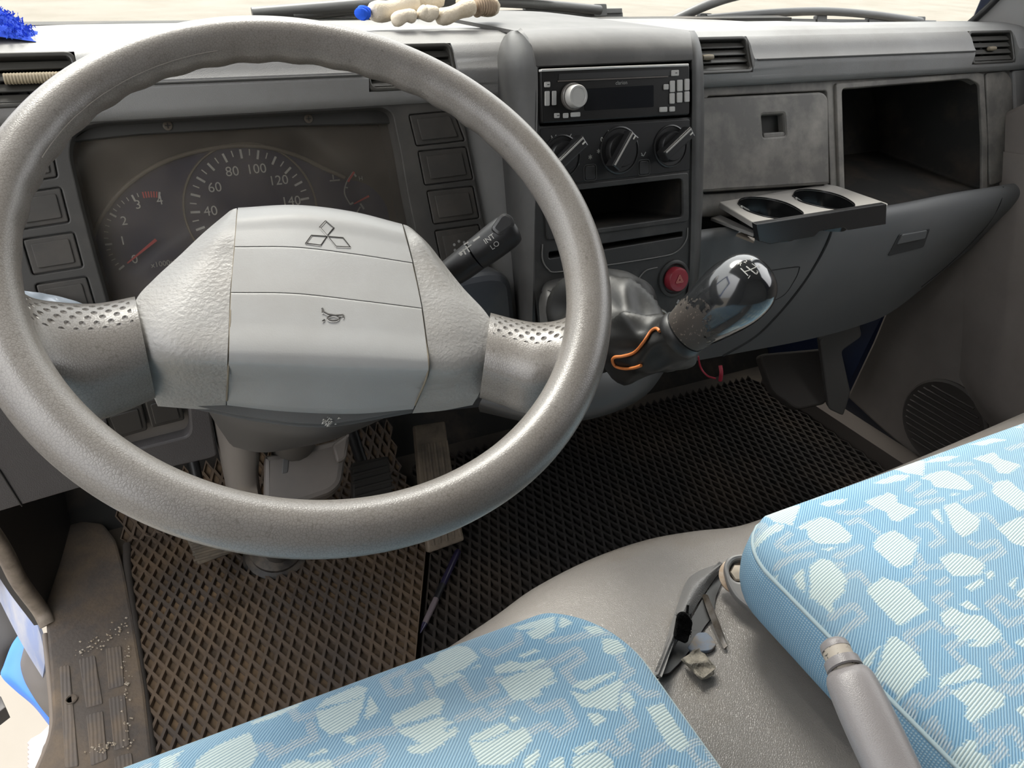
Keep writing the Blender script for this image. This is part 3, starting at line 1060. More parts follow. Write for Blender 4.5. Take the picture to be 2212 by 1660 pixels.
V = []
xs = []
order = sorted(VENTS.values(), key=lambda v: v[0])
cols = []
prev = None
zt0, zb0 = order[0][2], order[0][3]
cols.append((-0.34, zt0, zb0, False))
for x0, x1, zt, zb in order:
    cols.append((cols[-1][0], zt, zb, False))
    for xx in np.linspace(cols[-1][0], x0, 6)[1:-1]:
        cols.append((xx, zt, zb, False))
    cols += [(x0, zt, zb, False), (x0, zt, zb, True), (x1, zt, zb, True), (x1, zt, zb, False)]
for xx in np.linspace(cols[-1][0], 1.345, 6)[1:]:
    cols.append((xx, zt, zb, False))
bxs, bys = [-0.335, -0.27, -0.05, 0.5, 1.06, 1.27, 1.345], [0.92, 1.19, 1.31, 1.335, 1.31, 1.19, 0.92]
G = np.array([[(x, min(y, max(0.9 + 0.002 * k, float(np.interp(x, bxs, bys)) - 0.006)), z) if k < 5 else (x, y, z) for k, (y, z) in enumerate(prof(zt, zb, rec))] for x, zt, zb, rec in cols])
# groove of the crease is kept by sampling near it: snap the nearest row
V = G.reshape(-1, 3)
n = G.shape[1]
F = []
for i in range(len(cols) - 1):
    for k in range(n - 1):
        F.append((i * n + k, (i + 1) * n + k, (i + 1) * n + k + 1, i * n + k + 1))
F = [f[::-1] for f in F]
pad = mk('upper_pad', V, F, PAD, dash, 40)
# thin crease line that runs along the pad between the vents
for xa, xb in ((VENTS['a'][1] + 0.004, VENTS['b'][0] - 0.004), (VENTS['c'][1] + 0.004, VENTS['d'][0] - 0.002)):
    tube('pad_crease', [np.array([x, 0.7890, ZC + 0.0002]) for x in np.linspace(xa, xb, 4)], 0.0012, mat('crease_dark', (0.06, 0.06, 0.058), 0.7), dash, 6)

# air vents
VT = dict(a='black louvred air vent at the far left of the dash with a ribbed thumbwheel',
          b='black louvred air vent behind the top right of the steering wheel rim',
          c='black louvred air vent just right of the radio console',
          d='black louvred air vent at the far right end of the dash')
for key, (x0, x1, zt, zb) in VENTS.items():
    yt, yb = face_y(zt), face_y(zb)
    P0 = np.array([(x0 + x1) / 2, (yt + yb) / 2, (zt + zb) / 2])
    d = np.array([0, yt - yb, zt - zb])
    h = np.linalg.norm(d)
    vp = Plane(P0, np.cross((1, 0, 0), d / h))
    w = x1 - x0
    t = thing('air_vent', P0, VT[key], 'air vent', 'dashboard air vents')
    plate('frame', vp, rrect(0, 0, w, h, 0.008), [rrect(0, 0, w - 0.008, h - 0.008, 0.005)], 0.002, 0.04, 0.0012, VENT, t)
    ns = 5
    for k in range(1, ns):
        yy = -h / 2 + h * k / ns
        c = vp.w(0, yy, -0.003)
        sp_ = Plane(c, vp.n * 0.90 - vp.v * -0.44)
        plate('slat', sp_, rrect(0, 0, w - 0.008, 0.0085, 0.001, 2), (), 0.0, 0.0014, 0.0005, VENT, t)
    for k in range(1, 4):
        bar('vane', vp, (-w / 2 + w * k / 4, -h / 2 + 0.004), (-w / 2 + w * k / 4, h / 2 - 0.004), 0.0015, -0.018, 0.012, BLACK, t)
    if key == 'a':
        c = vp.w(0.01, 0.001, 0.001)
        rr, zz = [], []
        pr = []
        for k in range(41):
            pr.append((0.0042 + (0.0006 if k % 2 else 0), -0.024 + 0.048 * k / 40))
        lathe('thumbwheel', pr, c, (1, 0, 0), mat('thumbwheel_tan', (0.30, 0.25, 0.17), 0.5), t, 18, 20)
    else:
        c = vp.w(0.0 if key != 'b' else 0.01, -0.002, 0.0)
        lathe('tab', [(0.0005, -0.010), (0.003, -0.008), (0.0035, 0), (0.003, 0.008), (0.0005, 0.010)], c, (1, 0, 0), mat('vent_tab_tan', (0.22, 0.185, 0.13), 0.5), t, 12)

# driver fascia with the gauge well
TB = radians(20)
NB = np.array([0, -cos(TB), sin(TB)])
B = Plane((0.15, 0.797, ZL - 0.006), NB)
WELL = [(205, 266), (828, 232), (848, 244), (866, 330), (881, 420), (898, 500), (915, 640), (880, 700), (250, 735), (232, 655), (205, 560), (176, 450), (148, 330), (158, 285)]
BEZ = [(-120, 262), (870, 217), (985, 221), (1003, 262), (1030, 400), (1052, 510), (1066, 640), (1060, 720), (-30, 790)]
SWR = [[(882, 247), (981, 238), (1006, 305), (899, 317)], [(902, 326), (1008, 316), (1024, 388), (917, 402)],
       [(921, 412), (1023, 401), (1037, 472), (936, 486)], [(938, 498), (1036, 484), (1050, 566), (955, 582)]]
SWL = [[(0, 322), (110, 305), (126, 384), (20, 400)], [(22, 420), (132, 403), (152, 481), (44, 498)],
       [(46, 517), (160, 500), (181, 578), (70, 596)], [(74, 614), (188, 596), (212, 678), (98, 696)]]
ppx('driver_fascia', B, [(-170, 262), (1092, 212), (1110, 590), (1120, 720), (1000, 780), (-60, 830)], 0.0, holes=[(WELL, 0.012)], z=-0.004, depth=0.02, bev=0.0015, material=FASC, parent=dash)
cl = thing('instrument_cluster', B.hit(520, 450), 'instrument cluster with speedometer, tachometer and switch blanks behind the steering wheel', 'instrument cluster')
bz = ppx('bezel', B, BEZ, 0.01, holes=[(WELL, 0.012)] + [(q, 0.0035) for q in SWR + SWL], z=0.002, depth=0.008, bev=0.0012, material=BEZEL, parent=cl)
ppx('backing', B, [(-110, 268), (1000, 222), (1056, 700), (-30, 780)], 0.0, holes=[(WELL, 0.012)], z=-0.0062, depth=0.002, bev=0, material=BLACK, parent=cl)
for q in SWR + SWL:
    uv = B.uvs(q, 0.002)
    body = inset(ccw(roundpoly(uv, 0.003)), 0.0011)
    s = plate('switch_blank', B, body, (), 0.0018, 0.006, 0.0012, SWITCH, cl)
    c = sum(uv) / 4
    cap = [c + (p - c) * np.array([0.72, 0.66]) for p in uv]
    plate('switch_cap', B, roundpoly(cap, 0.0016), (), 0.0036, 0.003, 0.0007, SWITCH, s)
# headlamp-style symbols on the fourth right switch
c = sum(B.uvs(SWR[3])) / 4
for dx, dy in ((-0.009, 0.003), (-0.009, -0.003), (-0.003, 0.006), (0.003, 0.004)):
    o = flat_marks('symbol', B, [circle(c[0] + dx, c[1] + dy, 0.0016, 10)], 0.0038, GREYP, cl)
# well walls
W1 = [np.array(p) for p in ccw(roundpoly(B.uvs(WELL, 0.0), 0.012))]
ring = [[B.w(p[0], p[1], 0.0) for p in W1], [B.w(p[0], p[1], -0.042) for p in inset(W1, 0.004)]]
V = ring[0] + ring[1]
n = len(W1)
wl = mk('well_wall', V, [(i, (i + 1) % n, n + (i + 1) % n, n + i) for i in range(n)], BEZEL, cl, 40)
GZ = -0.040
gp = plate('mask', B, inset(W1, -0.004), (), GZ - 0.002, 0.006, 0, MASKB, cl)
# strip under the hood with two screws
ppx('hood_strip', B, [(150, 306), (205, 268), (835, 233), (856, 248), (860, 266), (640, 271), (300, 290)], 0.003, z=-0.012, depth=0.01, bev=0.0008, material=mat('hood_strip_black', (0.028, 0.027, 0.025), 0.5), parent=cl)
for q in ((362, 272), (666, 257)):
    c = B.uv(*q, -0.012)
    s = lathe('screw', [(0.0042, 0), (0.0042, 0.0012), (0.003, 0.0016), (0.0, 0.0012)], B.w(c[0], c[1], -0.012), B.n, mat('screw_dark', (0.075, 0.06, 0.045), 0.5), cl, 16)
    flat_marks('screw_slot', B, [stroke(c - np.array([0.0026, 0]), c + np.array([0.0026, 0]), 0.0009), stroke(c - np.array([0, 0.0026]), c + np.array([0, 0.0026]), 0.0009)], -0.0101, BLACK, s)
# dial face with arch rim
ARCHP = [(196, 560), (205, 500), (228, 455), (270, 405), (330, 362), (400, 334), (470, 319), (530, 315), (590, 321), (650, 340), (700, 364), (745, 384), (800, 400), (835, 440), (850, 520), (850, 620), (880, 690), (260, 720), (225, 640)]
face = ppx('dial_face', B, ARCHP, 0.01, z=GZ, depth=0.002, bev=0, material=NAVY, parent=cl)
tube('arch_rim', cr([B.hit(a, b, GZ + 0.002) for a, b in ARCHP[0:12]], 50), 0.0022, ARCH, cl, 8)
G0 = lambda a, b: B.uv(a, b, GZ)
# speedometer ring
sc = G0(545, 452)
sr = np.mean([np.linalg.norm(G0(*q) - sc) for q in ((427, 426), (453, 366), (506, 334), (579, 339), (632, 375), (665, 431))])


def ang_of(v):
    return radians(90 - (v - 90) * 1.72 + 1)


ringp = [sc + (sr + 0.010) * np.array([cos(a), sin(a)]) for a in np.linspace(radians(-40), radians(220), 60)]
tube('speedometer_rim', [B.w(p[0], p[1], GZ + 0.001) for p in ringp], 0.0011, ARCH, cl, 6)
marks = []
for v in range(0, 171, 5):
    a = ang_of(v)
    d = np.array([cos(a), sin(a)])
    L, wd = (0.0090, 0.0022) if v % 10 == 0 else (0.0062, 0.0011)
    marks.append(stroke(sc + d * (sr + 0.004), sc + d * (sr + 0.004 - L), wd))
flat_marks('speedometer_ticks', B, marks, GZ + 0.0006, WHITEP, cl)
for v in range(0, 161, 20):
    a = ang_of(v)
    p = sc + np.array([cos(a), sin(a)]) * (sr - 0.015)
    text('speed_numeral', str(v), B, p, 0.0135, WHITEP, cl, 0, GZ + 0.0006)
a = ang_of(-4)
bar('speed_needle', B, sc, sc + np.array([cos(a), sin(a)]) * (sr - 0.004), 0.0025, GZ + 0.004, 0.001, REDP, cl, 0.0003, 0.001)
# tachometer
tc_ = G0(338, 517)
tk = [(0, (268, 574)), (1, (244, 527)), (2, (246, 466)), (3, (286, 424)), (4, (345, 408))]
tang, trad = [], []
for v, q in tk:
    d = G0(*q) - tc_
    tang.append(math.atan2(d[1], d[0]) % (2 * pi))
    trad.append(np.linalg.norm(d))
tr_ = np.mean(trad)
ta = lambda v: np.interp(v, [0, 1, 2, 3, 4], [tang[0], tang[1], tang[2], tang[3], tang[4]])
marks, redm = [], []
for k in range(0, 41):
    v = k / 10
    a = ta(v)
    d = np.array([cos(a), sin(a)])
    L, wd = (0.0062, 0.0018) if k % 10 == 0 else (0.0038, 0.0007)
    if k % 2 == 0 or k >= 34:
        (redm if 34 <= k < 40 else marks).append(stroke(tc_ + d * (tr_ + 0.003), tc_ + d * (tr_ + 0.003 - L - (0.002 if 34 <= k < 40 else 0)), wd if not 34 <= k < 40 else 0.0013))
flat_marks('tachometer_ticks', B, marks, GZ + 0.0006, WHITEP, cl)
flat_marks('red_zone', B, redm, GZ + 0.0006, REDP, cl)
for v, q in ((0, (291, 561)), (1, (265, 521)), (2, (268, 478)), (3, (298, 443)), (4, (345, 434))):
    text('rev_numeral', str(v), B, G0(*q), 0.0118, WHITEP, cl, 0, GZ + 0.0006)
text('rev_unit', 'x1000r/min', B, G0(365, 568), 0.0072, GREYP, cl, 0.03, GZ + 0.0006)
bar('rev_needle', B, G0(337, 518), G0(275, 569), 0.003, GZ + 0.005, 0.001, REDP, cl, 0.0003, 0.0014)
# temperature gauge
pts = cr([np.array([*G0(*q), 0]) for q in ((762, 372), (748, 395), (744, 418), (756, 442))], 14)
flat_marks('temperature_arc', B, [stroke(pts[i][:2], pts[i + 1][:2], 0.0014) for i in range(13)] + [stroke(G0(762, 372), G0(769, 382), 0.002), stroke(G0(756, 442), G0(763, 438), 0.002), stroke(G0(745, 405), G0(751, 406), 0.0014), stroke(G0(718, 372), G0(720, 388), 0.0014), stroke(G0(712, 391), G0(734, 389), 0.0014)], GZ + 0.0006, GREYP, cl)
flat_marks('temperature_red', B, [stroke(pts[i][:2] + np.array([0.0014, 0]), pts[i + 1][:2] + np.array([0.0014, 0]), 0.0022) for i in range(0, 4)], GZ + 0.0007, REDP, cl)
text('temperature_letter', 'H', B, G0(779, 386), 0.0065, GREYP, cl, 0, GZ + 0.0006)
bar('temperature_needle', B, G0(795, 424), G0(763, 441), 0.0022, GZ + 0.004, 0.001, REDP, cl, 0.0003, 0.001)
pts = cr([np.array([*G0(*q), 0]) for q in ((778, 447), (766, 470), (764, 500), (776, 530))], 10)
flat_marks('fuel_arc', B, [stroke(pts[i][:2], pts[i + 1][:2], 0.0014) for i in range(9)] + [stroke(G0(778, 440), G0(786, 452), 0.002)], GZ + 0.0006, GREYP, cl)
ppx('lens', B, [(150, 298), (300, 286), (640, 268), (862, 262), (884, 420), (900, 500), (916, 640), (880, 700), (250, 735), (205, 560), (176, 450)], 0.004, z=-0.018, depth=0.001, bev=0, material=LENS, parent=cl)

# slip of clear plastic tucked behind the left spoke
wr = thing('plastic_wrapper', B.hit(110, 650, 0.012), 'crumpled clear plastic wrapper tucked behind the left wheel spoke', 'wrapper')
rows = [[B.hit(a, b, z) for a, b, z in ((50, 628, 0.010), (90, 634, 0.014), (125, 640, 0.010), (165, 652, 0.013), (205, 668, 0.010))],
        [B.hit(a, b, z) for a, b, z in ((55, 650, 0.016), (92, 652, 0.010), (128, 656, 0.016), (168, 666, 0.010), (205, 680, 0.014))],
        [B.hit(a, b, z) for a, b, z in ((60, 690, 0.010), (95, 690, 0.014), (130, 690, 0.010), (170, 695, 0.012), (205, 700, 0.010))]]
sheet('film', grid_from(rows, 24, 12), mat('clear_film_pale', (0.42, 0.47, 0.52), 0.2, 0.6), wr, 0.0006)

# lower driver panel, colour darkened to stand in for shade, with the recessed pair of switches
E_ = Plane(PY(100, 950, 0.69), (0, -0.985, -0.17))
RECS = [(222, 862), (404, 838), (412, 930), (405, 944), (244, 985)]
ppx('lower_driver_panel', E_, [(-260, 830), (60, 800), (440, 800), (456, 900), (470, 985), (452, 992), (190, 1050), (40, 1094), (0, 1106), (-260, 1170)], 0.004, holes=[(RECS, 0.006)], z=0.0, depth=0.02, bev=0.002, material=mat('lower_dash_mauve_shaded', (0.066, 0.062, 0.063), 0.55, 0.4, col2=(0.056, 0.052, 0.053), nscale=8, bump=('leather', 600, 0.2, 0.0006)), parent=dash)
tube('panel_seam', [E_.hit(-60, 955, 0.0004), E_.hit(0, 1018, 0.0004), E_.hit(48, 1094, 0.0002)], 0.0009, BLACK, dash, 6)
ppx('switch_recess', E_, [(205, 850), (420, 825), (425, 960), (230, 1000)], 0.0, z=-0.012, depth=0.004, bev=0, material=mat('recess_brown_grey', (0.12, 0.108, 0.098), 0.6), parent=dash)
for q in ([(222, 895), (306, 872), (320, 930), (246, 952)], [(312, 868), (384, 848), (400, 908), (328, 926)]):
    s = ppx('rocker_switch', E_, q, 0.003, z=-0.004, depth=0.008, bev=0.0015, material=mat('rocker_black', (0.024, 0.022, 0.02), 0.5), parent=dash)
    uv = E_.uvs(q, -0.004)
    c = sum(uv) / 4
    plate('rocker_cap', E_, roundpoly([c + (p - c) * 0.74 for p in uv], 0.002), (), -0.0025, 0.003, 0.0008, mat('rocker_black', (0, 0, 0)), s)
# slate panel to the right of the column
L_ = Plane(PY(1050, 640, 0.70), (0, -0.99, 0.1))
ppx('lower_column_panel', L_, [(900, 660), (960, 620), (1000, 601), (1060, 590), (1092, 594), (1108, 612), (1122, 760), (1090, 880), (900, 900)], [0.01, 0.01, 0.02, 0.01, 0.02, 0.01, 0.01, 0.01, 0.01], z=0.0, depth=0.05, bev=0.008, material=mat('lower_panel_blueblack', (0.042, 0.047, 0.056), 0.5, col2=(0.07, 0.07, 0.07), nscale=20), parent=dash)

# ------------------------------------------------------------------ passenger side of the dash
TD = radians(20)
D_ = Plane((0.9, 0.797, ZL - 0.006), (0, -cos(TD), sin(TD)))
STORE = [(1819, 192), (2092, 170), (2116, 182), (2122, 300), (2122, 412), (1900, 447), (1827, 450)]
ppx('passenger_fascia', D_, [(1490, 172), (2140, 140), (2260, 150), (2262, 400), (2120, 430), (1900, 462), (1490, 470)], 0.0, holes=[(STORE, 0.006), ([(1528, 208), (1786, 196), (1794, 404), (1520, 420)], 0.004)], z=-0.004, depth=0.012, bev=0.0015, material=DIRTYG, parent=dash)
ppx('fascia_backing', D_, [(1500, 190), (1800, 185), (1806, 430), (1500, 450)], 0.0, z=-0.0165, depth=0.003, bev=0, material=BLACK, parent=dash)
# frame round the open shelf, raised a little, and the panel pieces to its right
ppx('shelf_frame', D_, [(1806, 180), (2112, 156), (2126, 160), (2134, 300), (2133, 428), (1900, 458), (1816, 462)], 0.004, holes=[(STORE, 0.006)], z=0.0, depth=0.004, bev=0.0015, material=DIRTYG, parent=dash)
ppx('end_panel', D_, [(2130, 158), (2172, 152), (2186, 170), (2192, 300), (2188, 384), (2140, 402)], 0.006, z=0.0, depth=0.006, bev=0.002, material=DIRTYG, parent=dash)
ppx('end_cap', D_, [(2190, 152), (2230, 148), (2240, 380), (2196, 388), (2198, 300)], 0.006, z=0.004, depth=0.012, bev=0.003, material=FASC, parent=dash)
# shelf cavity
W1 = ccw(roundpoly(D_.uvs(STORE, -0.002), 0.006))
front = [D_.w(p[0], p[1], -0.002) for p in W1]
c = np.mean(front, 0)
back = [np.array([p[0] * 0.9 + c[0] * 0.1, p[1] + 0.20, p[2] * 0.85 + (c[2] + 0.02) * 0.15]) for p in front]
n = len(W1)
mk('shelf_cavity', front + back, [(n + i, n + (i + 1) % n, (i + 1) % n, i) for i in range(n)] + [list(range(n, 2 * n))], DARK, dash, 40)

# upper glove compartment lid
gl = thing('glove_compartment_lid', D_.hit(1660, 300), 'grimy grey glove compartment lid with a square finger latch', 'glove compartment')
LATCH = [(1646, 249), (1694, 246), (1697, 292), (1650, 296)]
ppx('lid', D_, [(1510, 211), (1778, 198), (1790, 210), (1793, 398), (1505, 416)], [0.004, 0.014, 0.006, 0.003, 0.003], holes=[(LATCH, 0.0025)], z=0.006, depth=0.018, bev=0.0035, material=DIRTYG, parent=gl)
ppx('latch_recess', D_, [(1640, 243), (1702, 240), (1704, 300), (1642, 304)], 0.0, z=-0.006, depth=0.002, bev=0, material=DARK, parent=gl)
ppx('latch_lip', D_, [(1648, 287), (1698, 284), (1699, 296), (1650, 300)], 0.001, z=0.004, depth=0.008, bev=0.002, material=DIRTYG, parent=gl)

# lower passenger panel
lip = [(1505, 498), (1640, 482), (1780, 463), (1920, 445), (2060, 418), (2165, 401), (2290, 372)]
r2 = [(1505, 515), (1640, 500), (1780, 482), (1920, 466), (2060, 440), (2162, 420), (2286, 384)]
r2b = [(1502, 560), (1640, 545), (1780, 528), (1920, 508), (2050, 478), (2150, 446), (2278, 396)]
r3 = [(1495, 650), (1630, 636), (1770, 612), (1900, 585), (2010, 542), (2122, 486), (2264, 408)]
r4 = [(1470, 786), (1600, 762), (1740, 735), (1850, 706), (1935, 668), (2066, 562), (2242, 424)]
net = [[PY(a, b + 4, 0.775) for a, b in lip], [PY(a, b, 0.722) for a, b in lip], [PY(a, b, 0.708) for a, b in r2], [PY(a, b, 0.704) for a, b in r2b], [PY(a, b, 0.712) for a, b in r3], [PY(a, b, 0.745) for a, b in r4]]
GL = grid_from(net, 90, 70)
lp = sheet('lower_passenger_panel', GL, SLATE, dash, 0.01)
for nm, pts, rr in (('glove_box_gap', [(1799, 470), (1792, 510), (1768, 560), (1728, 622), (1680, 680), (1630, 728), (1560, 770)], 0.0022),
                    ('end_gap', [(2167, 404), (2160, 440), (2130, 490), (2085, 538), (2040, 580), (1990, 620)], 0.0010),
                    ('fuse_cover_seam', [(1660, 585), (1720, 577), (1726, 582), (1716, 606), (1690, 640), (1640, 660)], 0.0008)):
    tube(nm, cr([on_grid(GL, a, b, 0.0002) for a, b in pts], 60), rr, mat('panel_gap_black', (0.012, 0.013, 0.014), 0.7), dash, 6)
hc = on_grid(GL, 1966, 524, 0.0)
HN = Plane(hc, np.cross(on_grid(GL, 2000, 520) - on_grid(GL, 1930, 535), on_grid(GL, 1980, 495) - on_grid(GL, 1950, 555)))
if HN.n @ (CAM - hc) < 0:
    HN = Plane(hc, -HN.n)
hd = thing('glove_box_handle', hc, 'slanted recessed pull handle of the lower glove box', 'handle')
ppx('recess', HN, [(1944, 507), (2010, 494), (1996, 534), (1918, 554)], 0.004, z=0.0012, depth=0.004, bev=0.0008, material=mat('handle_recess', (0.042, 0.044, 0.046), 0.6), parent=hd)
ppx('grip', HN, [(1950, 508), (2004, 498), (1999, 516), (1938, 529)], 0.003, z=0.0028, depth=0.004, bev=0.001, material=SLATE, parent=hd)

# cup holder tray
ZT = 0.59
CP = Plane((0.84, 0.75, ZT), (0, 0, 1))
ch = thing('cup_holder', (0.84, 0.72, ZT), 'black pull-out tray with two cup holder rings below the glove compartment', 'cup holder')
H1 = [(1594, 441), (1600, 431), (1622, 427), (1662, 430), (1700, 440), (1728, 455), (1735, 464), (1722, 472), (1690, 474), (1650, 468), (1612, 455)]
H2 = [(1712, 424), (1720, 413), (1742, 410), (1780, 414), (1816, 424), (1840, 437), (1846, 446), (1834, 453), (1800, 452), (1765, 446), (1730, 436)]
TRAY = [(1553, 436), (1782, 397), (1810, 402), (1919, 440), (1914, 446), (1652, 488), (1634, 484)]
GREYT = mat('cup_tray_dusty_grey', (0.32, 0.308, 0.29), 0.28, 0.6)
H1u = [np.array([*cr([np.array([*q, 0]) for q in CP.uvs(H1 + H1[:1])], 40)[k][:2]]) for k in range(39)]
H2u = [np.array([*cr([np.array([*q, 0]) for q in CP.uvs(H2 + H2[:1])], 40)[k][:2]]) for k in range(39)]
plate('tray', CP, roundpoly(CP.uvs(TRAY), 0.003), [H1u, H2u], 0.0, 0.007, 0.0012, GREYT, ch)
for Hu in (H1u, H2u):
    c = sum(Hu) / len(Hu)
    ringA = [[CP.w(*p, -0.001) for p in Hu], [CP.w(*(c + (p - c) * 0.97), -0.03) for p in Hu]]
    m_ = len(Hu)
    mk('cup_wall', ringA[0] + ringA[1], [(i, (i + 1) % m_, m_ + (i + 1) % m_, m_ + i) for i in range(m_)], GLOSSB, ch, 60)
    tube('rim_bead', [CP.w(*p, 0.0004) for p in Hu] + [CP.w(*Hu[0], 0.0004)], 0.0009, GLOSSB, ch, 6)
    p1 = CP.w(*(c + np.array([-0.006, 0.012])), -0.026)
    plate('cup_floor_tab', Plane(CP.w(*c, -0.03), (0, 0, 1)), rrect(0.006, -0.002, 0.03, 0.022, 0.005), (), 0.0, 0.003, 0.001, mat('tab_grey_black', (0.06, 0.06, 0.06), 0.2), ch)
    plate('flap', Plane(CP.w(*(c + np.array([-0.022, 0.016])), -0.008), (0.55, -0.6, 0.6)), rrect(0, 0, 0.034, 0.016, 0.004), (), 0.0, 0.002, 0.0008, mat('flap_sheen', (0.22, 0.22, 0.21), 0.25), ch)
fy_ = PZ(1780, 465, ZT)[1]
CF = Plane(np.array([0.84, fy_ - 0.002, ZT]), (0, -1, 0.0))
ppx('front_face', CF, [(1634, 485), (1916, 441), (1914, 485), (1832, 498), (1822, 492), (1770, 500), (1758, 512), (1664, 528), (1640, 522)], 0.0015, z=0.003, depth=0.008, bev=0.001, material=mat('tray_front_black', (0.018, 0.018, 0.0185), 0.25, 0.5), parent=ch)
CF2 = Plane(PZ(1610, 510, ZT - 0.03), (0, -0.3, 1))
ppx('side_flap', CF2, [(1590, 506), (1596, 502), (1634, 500), (1630, 522)], 0.002, z=0.0, depth=0.003, bev=0.0008, material=mat('flap_bronze', (0.20, 0.165, 0.13), 0.35), parent=ch)
CF3 = Plane(PZ(1560, 470, ZT - 0.02), (0, 0, 1))
ppx('slide_rail', CF3, [(1536, 470), (1556, 464), (1634, 500), (1628, 505)], 0.0, z=0.0, depth=0.004, bev=0.0008, material=GREYT, parent=ch)
# dark slot the tray slides out of
ppx('tray_slot', D_, [(1500, 424), (1806, 406), (1826, 450), (1826, 500), (1500, 500)], 0.0, z=-0.03, depth=0.004, bev=0, material=BLACK, parent=dash)

# ------------------------------------------------------------------ centre console
TC = radians(13.33)
C = Plane(PD(1330, 200, 0.83), (0, -cos(TC), sin(TC)))
cs = thing('centre_console', C.hit(1330, 400), 'charcoal centre console tower with pocket and card slot', 'console')
RADIO = [(1163, 146), (1494, 132), (1493, 253), (1166, 273)]
POCK = [(1188, 418), (1475, 385), (1476, 468), (1194, 508)]
SLOT = [(1186, 545), (1475, 500), (1475, 511), (1186, 559)]
ppx('faceplate', C, [(1158, 140), (1497, 120), (1497, 420), (1494, 560), (1488, 640), (1462, 700), (1400, 735), (1170, 735), (1150, 600)], 0.0, holes=[(RADIO, 0.002), (POCK, 0.006), (SLOT, 0.002)], z=0.0, depth=0.006, bev=0.0012, material=CONS, parent=cs)
# hood over the radio
rows = [[C.hit(x, y, 0) + np.array([0, 0.26, -0.012]) for x, y in ((1118, 62), (1200, 57), (1320, 55), (1420, 57), (1488, 64))],
        [C.hit(x, y, -0.075) for x, y in ((1112, 66), (1200, 60), (1320, 58), (1420, 60), (1490, 66))],
        [C.hit(x, y, -0.045) for x, y in ((1120, 68), (1204, 62), (1320, 60), (1420, 62), (1490, 68))],
        [C.hit(x, y, -0.020) for x, y in ((1134, 78), (1215, 74), (1320, 72), (1420, 72), (1492, 76))],
        [C.hit(x, y, -0.006) for x, y in ((1148, 98), (1220, 94), (1320, 92), (1420, 91), (1494, 92))],
        [C.hit(x, y, 0.0015) for x, y in ((1155, 122), (1225, 118), (1320, 114), (1420, 112), (1496, 110))],
        [C.hit(x, y, 0.0015) for x, y in ((1158, 143), (1230, 140), (1325, 136), (1420, 132), (1497, 129))]]
GH = grid_from(rows, 40, 40)
sheet('hood', GH, mat('console_hood', (0.075, 0.072, 0.069), 0.5, 0.45, col2=(0.12, 0.115, 0.11), nscale=12, bump=('noise', 900, 0.12, 0.0005)), cs, 0.004)
# left flank, rounding back to the dash
fl_rows = []
for yy, xo, xi in ((66, 1104, 1118), (80, 1088, 1134), (105, 1078, 1150), (140, 1074, 1160), (200, 1076, 1162), (300, 1082, 1160), (400, 1090, 1157), (500, 1098, 1154), (600, 1108, 1152), (700, 1116, 1150), (790, 1122, 1150)):
    b1, b2, b3 = (-0.085, -0.06, -0.04) if yy < 75 else ((-0.075, -0.035, -0.018) if yy < 90 else ((-0.07, -0.02, -0.006) if yy < 120 else (-0.065, -0.012, -0.001)))
    fl_rows.append([C.hit(xo, yy, b1), C.hit(xo + (xi - xo) * 0.22, yy, (b1 + b2) / 2 + 0.006), C.hit(xo + (xi - xo) * 0.55, yy, b2), C.hit(xi, yy, b3 + 0.002)])
sheet('left_flank', grid_from(fl_rows, 16, 50), CONSL, cs, 0.004)
fr_rows = []
for yy, xi, xo in ((66, 1488, 1500), (80, 1492, 1508), (105, 1494, 1515), (140, 1495, 1519), (200, 1495, 1521), (300, 1495, 1521), (400, 1494, 1519), (500, 1493, 1515), (580, 1490, 1511), (640, 1484, 1503), (690, 1464, 1488)):
    b = -0.05 if yy < 75 else (-0.02 if yy < 90 else (-0.006 if yy < 120 else 0.001))
    fr_rows.append([C.hit(xi, yy, b + 0.001), C.hit((xi + xo) / 2, yy, b + 0.002), C.hit(xo - 2, yy, b - 0.006), C.hit(xo, yy, b - 0.02), C.hit(xo - 1, yy, b - 0.07)])
sheet('right_flank', grid_from(fr_rows, 12, 50), CONSL, cs, 0.003)
# pocket and slot interiors
for nm, Q, r_, dep in (('pocket', POCK, 0.006, 0.11), ('card_slot', SLOT, 0.002, 0.03), ('radio_bay', RADIO, 0.002, 0.02)):
    W1 = ccw(roundpoly(C.uvs(Q), r_))
    n = len(W1)
    a = [C.w(p[0], p[1], -0.001) for p in W1]
    b = [C.w(p[0], p[1], -dep) for p in W1]
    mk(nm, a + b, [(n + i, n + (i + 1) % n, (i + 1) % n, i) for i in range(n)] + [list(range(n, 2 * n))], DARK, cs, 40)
ppx('pocket_frame', C, [(1176, 406), (1488, 372), (1489, 478), (1182, 520)], 0.005, holes=[(POCK, 0.006)], z=0.0025, depth=0.003, bev=0.0012, material=CONS, parent=cs)
tube('tray_outline', cr([C.hit(a, b, 0.0006) for a, b in ((1172, 528), (1172, 560), (1184, 582), (1205, 588), (1300, 575), (1420, 556), (1460, 545), (1482, 520), (1486, 492))], 60), 0.0008, mat('outline_light', (0.13, 0.13, 0.125), 0.5), cs, 6)
tube('lower_outline', cr([C.hit(a, b, 0.0006) for a, b in ((1420, 578), (1395, 585), (1380, 604), (1378, 630))], 20), 0.0008, mat('outline_light', (0, 0, 0)), cs, 6)
